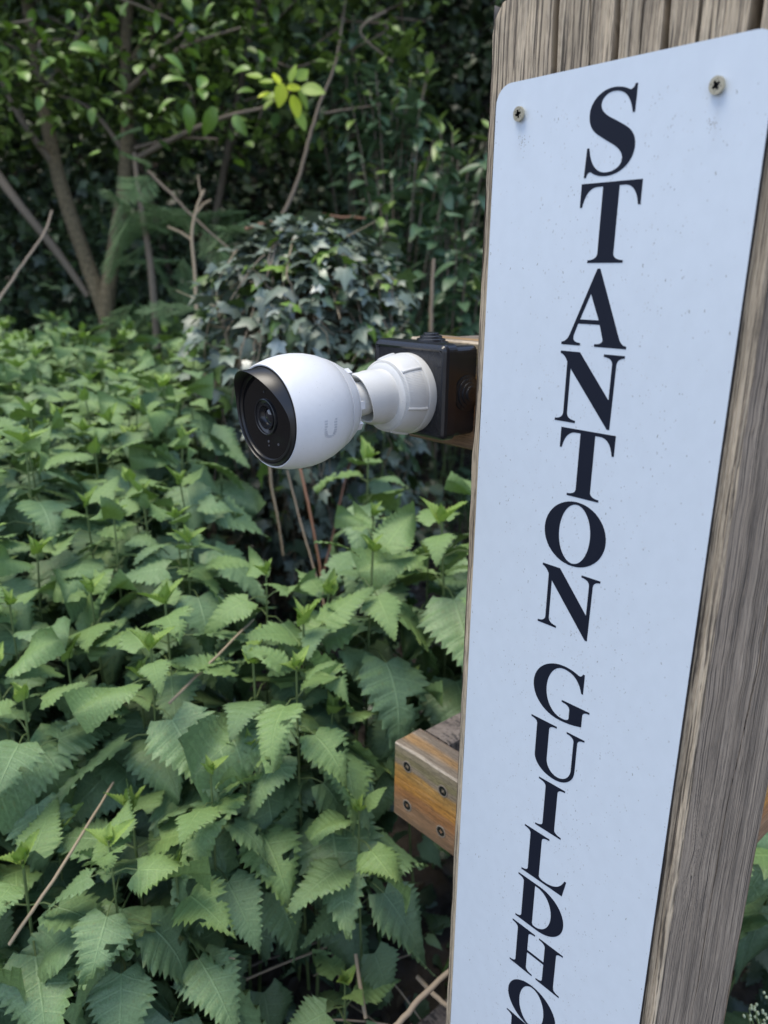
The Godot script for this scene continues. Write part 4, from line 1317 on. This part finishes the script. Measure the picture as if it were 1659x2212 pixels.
func build_tree() -> void:
	var base := spot(238, 730, 3.0)
	base.y = ground_y(base.x, base.z)
	var tree := thing("young_tree", "twin-stemmed young tree with rough brown bark at upper left", "tree", base)
	limb(tree, "trunk", [base + Vector3(0, -0.05, 0), spot(235, 720, 3.0), spot(185, 560, 3.0), spot(132, 400, 3.0), spot(98, 250, 3.0), spot(75, 110, 3.0), spot(52, -80, 3.0), spot(30, -500, 3.1)], 0.032, 0.021, M.bark, 14)
	limb(tree, "trunk", [base + Vector3(0.03, -0.05, 0), spot(232, 715, 2.97), spot(244, 560, 2.97), spot(266, 420, 2.97), spot(275, 270, 2.97), spot(272, 100, 3.0), spot(282, -80, 3.0), spot(300, -500, 3.1)], 0.030, 0.019, M.bark, 14)
	limb(tree, "branch", [spot(290, 345, 2.96), spot(400, 288, 2.8), spot(490, 252, 2.62), spot(580, 232, 2.5)], 0.012, 0.005, M.twig)
	limb(tree, "branch", [spot(292, 320, 2.96), spot(380, 300, 2.85), spot(470, 300, 2.75)], 0.008, 0.003, M.twig)
	limb(tree, "branch", [spot(280, 345, 2.98), spot(200, 240, 2.95), spot(125, 205, 2.9)], 0.011, 0.004, M.twig)
	limb(tree, "branch", [spot(290, 130, 3.0), spot(330, 60, 2.95), spot(360, -40, 2.9)], 0.018, 0.008, M.bark)
	limb(tree, "branch", [spot(120, 360, 3.0), spot(40, 250, 2.9), spot(-20, 120, 2.8)], 0.014, 0.006, M.twig)
	limb(tree, "branch", [spot(272, 200, 2.95), spot(380, 110, 2.8), spot(520, 60, 2.7)], 0.012, 0.004, M.twig)
	limb(tree, "branch", [spot(95, 200, 3.0), spot(180, 60, 2.9), spot(260, -60, 2.8)], 0.013, 0.005, M.twig)
	var fallen := thing("fallen_limb", "bare grey limb leaning at the left edge below the trees", "fallen limb", spot(-40, 330, 2.9))
	limb(fallen, "wood", [spot(-40, 330, 2.9), spot(40, 440, 2.9), spot(120, 540, 2.95), spot(190, 640, 3.0)], 0.019, 0.012, M.twig)
	var shapes := [plain_leaf(0.55, 0.6, 0.25), plain_leaf(0.62, 0.2, 0.15), plain_leaf(0.5, 0.9, 0.3)]
	for i in 290:   # leaves hanging from the branches
		var px := rng.randf_range(-40, 620)
		var py := rng.randf_range(-40, 390) * sqrt(rng.randf())
		if absf(px - 274) < 36 and rng.randf() < 0.8:
			continue
		if px > 330 and py > 240 and rng.randf() < 0.8:
			continue
		var p := spot(px, py, rng.randf_range(2.5, 3.25))
		var m: Material = M.tree_leaf if rng.randf() < 0.72 else M.tree_leaf_dark
		put("leaf", shapes[i % 3], m, tree, leaf_frame(p - base, rng.randf() * TAU, rng.randf_range(-1.0, 0.35), rng.randf_range(-0.6, 0.6), rng.randf_range(0.036, 0.068)))
	var crown := []
	var tints := []
	for i in 290:   # clumps of small leaves on the finer twigs
		var c0 := spot(rng.randf_range(-120, 900), rng.randf_range(-180, 330) - 40.0, rng.randf_range(2.65, 3.35))
		var q := seen_at(c0)
		if q.x > 560 and q.y > 150 and rng.randf() < 0.75:
			continue
		if absf(q.x - 274) < 30 and q.z < 3.02:
			continue
		if i < 60:
			limb(tree, "twig", [c0, c0 + Vector3(rng.randf_range(-0.12, 0.12), 0.09, rng.randf_range(-0.12, 0.12)), c0 + Vector3(rng.randf_range(-0.3, 0.3), 0.16, rng.randf_range(-0.3, 0.3))], 0.003, 0.005, M.twig, 5)
		var lean := rng.randf() * TAU
		var bright := rng.randf_range(0.6, 1.5)
		for k in 17:
			var u := rng.randf_range(-0.14, 0.14)
			var p := c0 + Vector3(cos(lean) * u, -absf(u) * 0.3 + rng.randf_range(-0.04, 0.04), sin(lean) * u) + Vector3(rng.randf_range(-0.04, 0.04), 0, rng.randf_range(-0.04, 0.04))
			crown.append(leaf_frame(p - base, rng.randf() * TAU, rng.randf_range(-0.9, 0.3), rng.randf_range(-0.7, 0.7), rng.randf_range(0.026, 0.054)))
			var g := bright * rng.randf_range(0.8, 1.2)
			tints.append(Color(0.165 * g, 0.26 * g, 0.055 * g))
	mass("small_leaves", shapes[1], M.leaf_mass, crown, tints, tree)
	var spray := thing("leaf_spray", "bright lime green leaves at a branch tip, sunlight painted into their colour", "leaf spray", spot(590, 220, 2.45))
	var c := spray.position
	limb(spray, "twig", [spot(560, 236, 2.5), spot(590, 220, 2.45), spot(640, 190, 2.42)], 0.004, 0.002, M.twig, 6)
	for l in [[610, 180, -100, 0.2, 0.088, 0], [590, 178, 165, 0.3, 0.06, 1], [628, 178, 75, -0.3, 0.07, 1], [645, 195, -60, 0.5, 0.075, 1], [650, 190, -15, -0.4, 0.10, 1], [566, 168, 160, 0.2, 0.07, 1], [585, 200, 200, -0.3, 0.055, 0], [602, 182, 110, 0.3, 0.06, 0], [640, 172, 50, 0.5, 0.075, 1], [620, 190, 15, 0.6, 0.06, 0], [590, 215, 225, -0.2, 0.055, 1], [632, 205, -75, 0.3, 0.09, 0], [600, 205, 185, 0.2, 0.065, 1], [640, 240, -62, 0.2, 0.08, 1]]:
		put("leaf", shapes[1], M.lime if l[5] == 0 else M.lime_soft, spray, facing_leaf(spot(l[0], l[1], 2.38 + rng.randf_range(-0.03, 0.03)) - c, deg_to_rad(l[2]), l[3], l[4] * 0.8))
	var second := thing("leaf_spray", "hanging mid green leaves left of the lime green ones", "leaf spray", spot(480, 250, 2.55))
	for l in [[402, 225, -75, 0.3, 0.09], [460, 230, -105, 0.4, 0.10], [505, 250, -60, -0.3, 0.075], [440, 215, 100, 0.2, 0.07], [350, 180, 30, -0.2, 0.08], [380, 215, 200, -0.5, 0.075], [430, 190, 70, 0.3, 0.075], [540, 150, 170, 0.1, 0.075], [355, 120, -20, 0.3, 0.08], [120, 130, 190, 0.3, 0.10], [150, 105, 20, 0.3, 0.09], [60, 175, 120, 0.2, 0.08]]:
		put("leaf", shapes[2], M.tree_leaf, second, facing_leaf(spot(l[0], l[1], 2.5) - second.position, deg_to_rad(l[2]), l[3], l[4]))

func conifer_frond(seed_: int) -> ArrayMesh:   # a flat drooping spray, one metre long along +x
	var r := RandomNumberGenerator.new()
	r.seed = seed_
	var st := start()
	tube(st, [Vector3.ZERO, Vector3(0.5, -0.04, 0), Vector3(1, -0.2, 0)], [0.008, 0.006, 0.003], 4)
	for i in 15:
		var t := 0.08 + i * 0.062
		for s in [-1, 1]:
			var l := 0.34 * sin(PI * pow(t, 0.6)) * r.randf_range(0.75, 1.15) + 0.05
			var p := Vector3(t, -0.2 * t * t, 0)
			var d := Vector3(0.75, -0.18 + r.randf_range(-0.15, 0.1), s * 0.8).normalized()
			var e := p + d * l
			tube(st, [p, (p + e) / 2, e], [0.006, 0.006, 0.002], 3)
			for k in 5:
				var q := p.lerp(e, 0.2 + k * 0.17)
				for s2 in [-1, 1]:
					var d2 := (d.rotated(Vector3.UP, s2 * 0.7) + Vector3(0, r.randf_range(-0.2, 0.1), 0)).normalized()
					tube(st, [q, q + d2 * l * 0.26 * (1.1 - k * 0.12)], [0.0055, 0.002], 3)
	return st.commit()

func build_shrubs() -> void:
	var frond := [conifer_frond(1), conifer_frond(2)]
	var base := spot(330, 620, 2.75)
	var o := thing("conifer_sapling", "feathery dark conifer sprays hanging between the trunks and the ivy", "conifer", base)
	limb(o, "trunk", [Vector3(base.x, ground_y(base.x, base.z), base.z), base, spot(300, 420, 2.8), spot(290, 330, 2.85)], 0.016, 0.006, M.twig)
	var r := RandomNumberGenerator.new()
	r.seed = 12
	var hang := [[285, 395, 200, 0.0, 0.20], [300, 430, 150, -0.2, 0.26], [265, 430, 210, -0.6, 0.22], [280, 470, 260, -0.9, 0.24], [235, 410, 190, -0.1, 0.2], [300, 350, 20, 0.1, 0.18], [330, 380, 0, -0.3, 0.22], [245, 300, 170, 0.5, 0.16]]
	for h in hang:
		put("frond", frond[0], M.conifer, o, leaf_frame(spot(h[0], h[1], 2.62) - base, deg_to_rad(h[2] - 48), h[3], r.randf_range(-0.5, 0.9), h[4]))
	for i in 30:
		var p := spot(r.randf_range(290, 560), r.randf_range(430, 690), r.randf_range(2.65, 3.1))
		put("frond", frond[i % 2], M.conifer, o, leaf_frame(p - base, r.randf() * TAU, r.randf_range(-0.9, 0.2), r.randf_range(-0.6, 0.6), r.randf_range(0.18, 0.30)))
	# leafy shrubs to the right, against the post
	var shapes := [plain_leaf(0.36, 0.5, 0.25), plain_leaf(0.45, 0.3, 0.2), plain_leaf(0.40, 0.9, 0.2)]
	var shrubs := [[850, 230, 2.7, "leafy shrub with pale upright shoot tips, left of the post top", 23], [870, 440, 2.55, "dense shrub with yellowish new shoots, over the ivy's right side", 23], [985, 400, 2.6, "dark shrub close against the left edge of the post", 23], [975, 600, 2.45, "low dark shrub directly behind the junction box", 23], [760, 120, 3.0, "shadowy shrub at the top behind the arching bramble", 23]]
	for s in shrubs:
		var c := spot(s[0], s[1], s[2])
		var g := Vector3(c.x, ground_y(c.x, c.z), c.z)
		var b := thing("leafy_shrub", s[3], "shrub", g)
		for k in s[4]:
			var tip := spot(s[0] + r.randf_range(-95, 95), s[1] + r.randf_range(-140, 140), s[2] + r.randf_range(-0.25, 0.35))
			var foot := tip.lerp(Vector3(g.x, tip.y - 0.7, g.z), 0.55)
			limb(b, "stem", [foot, foot.lerp(tip, 0.5) + Vector3(0.01, 0.02, 0.01), tip], 0.004, 0.0018, M.twig, 5)
			for n in 13:
				var u := n / 12.0
				var p := tip.lerp(foot, u * 0.55)
				var young: bool = n < 4 and k % 3 == 0
				put("leaf", shapes[(k + n) % 3], M.shrub_pale if young else M.shrub, b, leaf_frame(p - g, r.randf() * TAU, r.randf_range(-0.7, 0.5) if n > 2 else r.randf_range(0.3, 1.2), r.randf_range(-0.6, 0.6), lerpf(0.045, 0.09, minf(u * 3, 1.0)) * r.randf_range(0.8, 1.2)))

func build_hedge() -> void:
	var r := RandomNumberGenerator.new()
	r.seed = 77
	var leaf := plain_leaf(0.5, 0.5, 0.2)
	var ivy := ivy_leaf(9)
	var spots := []
	var tints := []
	var spots2 := []
	var tints2 := []
	for i in 100000:
		var h := 3.25 + absf(r.randfn(0, 0.75)) if i < 66000 else r.randf_range(3.9, 5.0)
		var s := r.randf_range(-1.0, 1.15) * (h * 0.8 + 0.4)
		var p := from_axes(h, s)
		var y := r.randf_range(-0.9, 2.9 if i < 66000 else 3.6)
		# thin places where the hollow behind shows dark
		var open := noise.get_noise_3d(s * 55.0, y * 55.0, h * 30.0)
		if open < -0.05 and h < 4.2 and r.randf() < 0.8:
			continue
		p.y = UP + y + maxf(h - 3.3, 0) * 0.25
		var px := seen_at(p)
		# the hollow under the branches, right of the trunks
		if px.x > 430 and px.x < 790 and px.y > 250 and px.y < 520 and h < 4.2 and r.randf() < 0.72:
			continue
		if px.x > 930 and px.y < 330 and px.x < 1080 and h < 4.2 and r.randf() < 0.8:
			continue
		var g := r.randf_range(0.6, 1.35)
		var c := Color(0.125 * g, 0.2 * g, 0.085 * g)
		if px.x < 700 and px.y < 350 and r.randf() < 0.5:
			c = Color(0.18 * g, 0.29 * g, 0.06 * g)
		var t := leaf_frame(p, r.randf() * TAU, r.randf_range(-1.1, 0.4), r.randf_range(-0.8, 0.8), r.randf_range(0.032, 0.075))
		if i % 3 == 0:
			spots2.append(t)
			tints2.append(Color(c.r * 0.85, c.g * 0.8, c.b * 1.15))
		else:
			spots.append(t)
			tints.append(c)
	var o := mass("hedge_foliage", leaf, M.leaf_mass, spots, tints)
	o.set_meta("label", "deep tangled hedge foliage filling the dark background")
	o = mass("climbing_ivy", ivy, M.leaf_mass, spots2, tints2)
	o.set_meta("label", "dark climbing ivy leaves through the hedge in the background")
	spots = []
	tints = []
	for i in 16000:   # ivy creeping over the bank itself
		var p := from_axes(r.randf_range(4.5, 6.6), r.randf_range(-5.0, 5.0))
		p.y = ground_y(p.x, p.z) + r.randf_range(0.01, 0.12)
		var g := r.randf_range(0.5, 1.3)
		spots.append(leaf_frame(p, r.randf() * TAU, r.randf_range(-0.9, 0.9), r.randf_range(-0.8, 0.8), r.randf_range(0.06, 0.12)))
		tints.append(Color(0.07 * g, 0.12 * g, 0.05 * g))
	o = mass("bank_ivy", ivy, M.leaf_mass, spots, tints)
	o.set_meta("label", "ivy ground cover over the dark bank behind the hedge")
	# the canopy of taller trees over the hedge
	spots = []
	tints = []
	for i in 16000:
		var h := 5.6 + r.randf() * 3.5
		var s := r.randf_range(-6.0, 6.0)
		var p := from_axes(h, s)
		p.y = UP + 2.3 + r.randf() * 3.0
		if noise.get_noise_3d(p.x * 40.0, p.y * 40.0, p.z * 40.0) < -0.12:
			continue
		var g := r.randf_range(0.6, 1.3)
		spots.append(leaf_frame(p, r.randf() * TAU, r.randf_range(-1.0, 0.4), r.randf_range(-0.8, 0.8), r.randf_range(0.12, 0.24)))
		tints.append(Color(0.06 * g, 0.11 * g, 0.03 * g))
	o = mass("tree_canopy", leaf, M.leaf_mass, spots, tints)
	o.set_meta("label", "leafy canopy of taller trees above the hedge")
	# dark stems inside the hedge
	for i in 14:
		var p := from_axes(r.randf_range(3.6, 4.4), r.randf_range(-2.6, 2.4))
		p.y = ground_y(p.x, p.z)
		stalk("hedge_stem", "dark bare stem standing deep inside the hedge", "hedge stem", [p, p + Vector3(r.randf_range(-0.2, 0.2), 0.8, r.randf_range(-0.2, 0.2)), p + Vector3(r.randf_range(-0.5, 0.5), 2.6, r.randf_range(-0.5, 0.5))], r.randf_range(0.012, 0.03), 0.01, M.twig, "dark stems deep inside the hedge")

# ---------------------------------------------------------------- ground

func build_ground() -> void:
	var rows := []
	for i in 121:
		var row := []
		for j in 121:
			var a := (i - 60) / 60.0
			var b := (j - 60) / 60.0
			var x := -1.0 + signf(a) * (absf(a) * 3.0 + pow(absf(a), 4) * 40.0)
			var z := -0.8 + signf(b) * (absf(b) * 3.0 + pow(absf(b), 4) * 40.0)
			row.append([Vector3(x, ground_y(x, z), z), Vector2(x, z)])
		rows.append(row)
	structure("ground", sheet(rows), M.soil, "dark woodland soil under the nettles, rising to a bank behind")
	var path := []  # pale ground added out of view to bounce warm light onto the post
	for i in 41:
		var row := []
		for j in 41:
			var x := 0.55 + 9.0 * i / 40.0
			var z := -6.0 + 14.0 * j / 40.0
			row.append([Vector3(x, ground_y(x, z) + 0.02, z), Vector2(x, z)])
		path.append(row)
	structure("path", sheet(path), M.gravel, "pale gravel strip added unseen beside the post to bounce warm light")
	var r := RandomNumberGenerator.new()
	r.seed = 5
	var spots := []
	var tints := []
	for i in 5000:   # leaf litter and low seedlings
		var p := from_axes(r.randf_range(0.7, 3.4), r.randf_range(-2.4, 2.0))
		p.y = ground_y(p.x, p.z) + r.randf_range(0.002, 0.03)
		spots.append(leaf_frame(p, r.randf() * TAU, r.randf_range(-0.3, 0.5), r.randf_range(-0.6, 0.6), r.randf_range(0.02, 0.05)))
		var g := r.randf_range(0.5, 1.3)
		tints.append(Color(0.07 * g, 0.055 * g, 0.036 * g) if r.randf() < 0.55 else Color(0.05 * g, 0.09 * g, 0.03 * g))
	var o := mass("leaf_litter", plain_leaf(0.5, 0.5, 0.2), M.leaf_mass, spots, tints)
	o.set_meta("label", "dead leaves and seedlings scattered on the soil")
	spots = []
	tints = []
	for i in 6000:   # small seedlings and low leaves filling the shade under the nettles
		var p := from_axes(r.randf_range(0.85, 3.2), r.randf_range(-2.2, 0.9))
		if p.x > -0.62 and p.z > -0.3:
			continue
		var low := ground_y(p.x, p.z)
		p.y = low + r.randf() * r.randf() * 0.42
		var q := seen_at(p)
		if q.x > 560 and q.x < 1100 and p.y > low + 0.12:
			continue
		var g := r.randf_range(0.6, 1.3)
		spots.append(leaf_frame(p, r.randf() * TAU, r.randf_range(-0.7, 0.3), r.randf_range(-0.5, 0.5), r.randf_range(0.03, 0.075)))
		tints.append(Color(0.09 * g, 0.15 * g, 0.075 * g))
	o = mass("ground_cover", nettle_leaf(0.75, 0.6, 0.1, 9, 21), M.leaf_mass, spots, tints)
	o.set_meta("label", "low leafy ground cover in the shade under the nettles")
	var blade := start()
	tube(blade, [Vector3.ZERO, Vector3(0.05, 0.5, 0), Vector3(0.3, 0.9, 0), Vector3(0.65, 1.0, 0)], [0.02, 0.024, 0.018, 0.003], 3)
	var grass := blade.commit()
	spots = []
	tints = []
	for i in 420:
		var near := i < 260
		var p := spot(r.randf_range(-60, 420), r.randf_range(2080, 2330), r.randf_range(0.95, 1.15)) if near else from_axes(r.randf_range(0.8, 2.6), r.randf_range(-1.6, 1.2))
		p.y = ground_y(p.x, p.z) - 0.01
		spots.append(Transform3D(Basis(Vector3.UP, r.randf() * TAU).scaled(Vector3.ONE * r.randf_range(0.10, 0.24)), p))
		tints.append(Color.WHITE)
	o = mass("grass", grass, M.grass, spots, tints)
	o.set_meta("label", "thin grass blades on the soil under the nettles")
	# small weed with white buds at the lower right
	var base := spot(1640, 2330, 0.86)
	var weed := thing("budding_weed", "small weed with whitish flower buds at the lower right corner", "weed", base)
	var bud := SphereMesh.new()
	bud.radius = 0.0016
	bud.height = 0.004
	bud.radial_segments = 10
	bud.rings = 6
	for k in 7:
		var tip := spot(1610 + r.randf() * 55, 2150 + r.randf() * 60, 0.85 + r.randf() * 0.03)
		limb(weed, "stem", [base, base.lerp(tip, 0.6) + Vector3(0.004, 0, 0), tip], 0.0012, 0.0007, M.nettle_stem, 5)
		for n in 4:
			put("bud", bud, M.petal, weed, Transform3D(Basis(), tip - base + Vector3(r.randf_range(-1, 1), r.randf_range(-0.5, 1), r.randf_range(-1, 1)) * 0.007))

# ----------------------------------------------------------------

func _ready() -> void:
	rng.seed = 20
	var cam := Camera3D.new()
	cam.name = "camera"
	cam.fov = 67.28
	cam.near = 0.02
	cam.far = 200.0
	add_child(cam)
	cam.transform = Transform3D(Basis(RIGHT, -DOWN, -AHEAD).orthonormalized(), EYE)
	cam.current = true
	var sky_mat := ProceduralSkyMaterial.new()
	sky_mat.sky_top_color = Color(0.52, 0.63, 0.82)
	sky_mat.sky_horizon_color = Color(0.86, 0.90, 0.96)
	sky_mat.sky_curve = 0.2
	sky_mat.ground_bottom_color = Color(0.16, 0.17, 0.13)
	sky_mat.ground_horizon_color = Color(0.32, 0.34, 0.30)
	sky_mat.sun_angle_max = 30.0
	sky_mat.sky_energy_multiplier = 1.0
	var env := Environment.new()
	env.background_mode = Environment.BG_SKY
	env.sky = Sky.new()
	env.sky.sky_material = sky_mat
	env.tonemap_mode = Environment.TONE_MAPPER_LINEAR
	env.tonemap_exposure = 2.15
	env.sdfgi_enabled = true
	env.ssao_enabled = true
	env.ssil_enabled = true
	var lens := CameraAttributesPhysical.new()   # a phone lens: deep focus near, soft behind
	lens.exposure_aperture = 4.2
	lens.frustum_focal_length = 18.0
	lens.frustum_focus_distance = 0.62
	var around := WorldEnvironment.new()
	around.name = "surroundings"
	around.environment = env
	around.camera_attributes = lens
	add_child(around)
	var sun := DirectionalLight3D.new()
	sun.name = "sun"
	sun.light_color = Color(1.0, 0.97, 0.92)
	sun.light_energy = 0.5
	sun.light_angular_distance = 30.0
	sun.shadow_enabled = true
	add_child(sun)
	sun.look_at_from_position(Vector3(-0.6, 4.2, 1.1), Vector3.ZERO)
	make_materials()
	build_ground()
	build_post()
	build_sign()
	build_rails()
	build_box()
	build_camera_body()
	build_nettles()
	build_ivy()
	build_tree()
	build_shrubs()
	build_hedge()
	build_stalks()
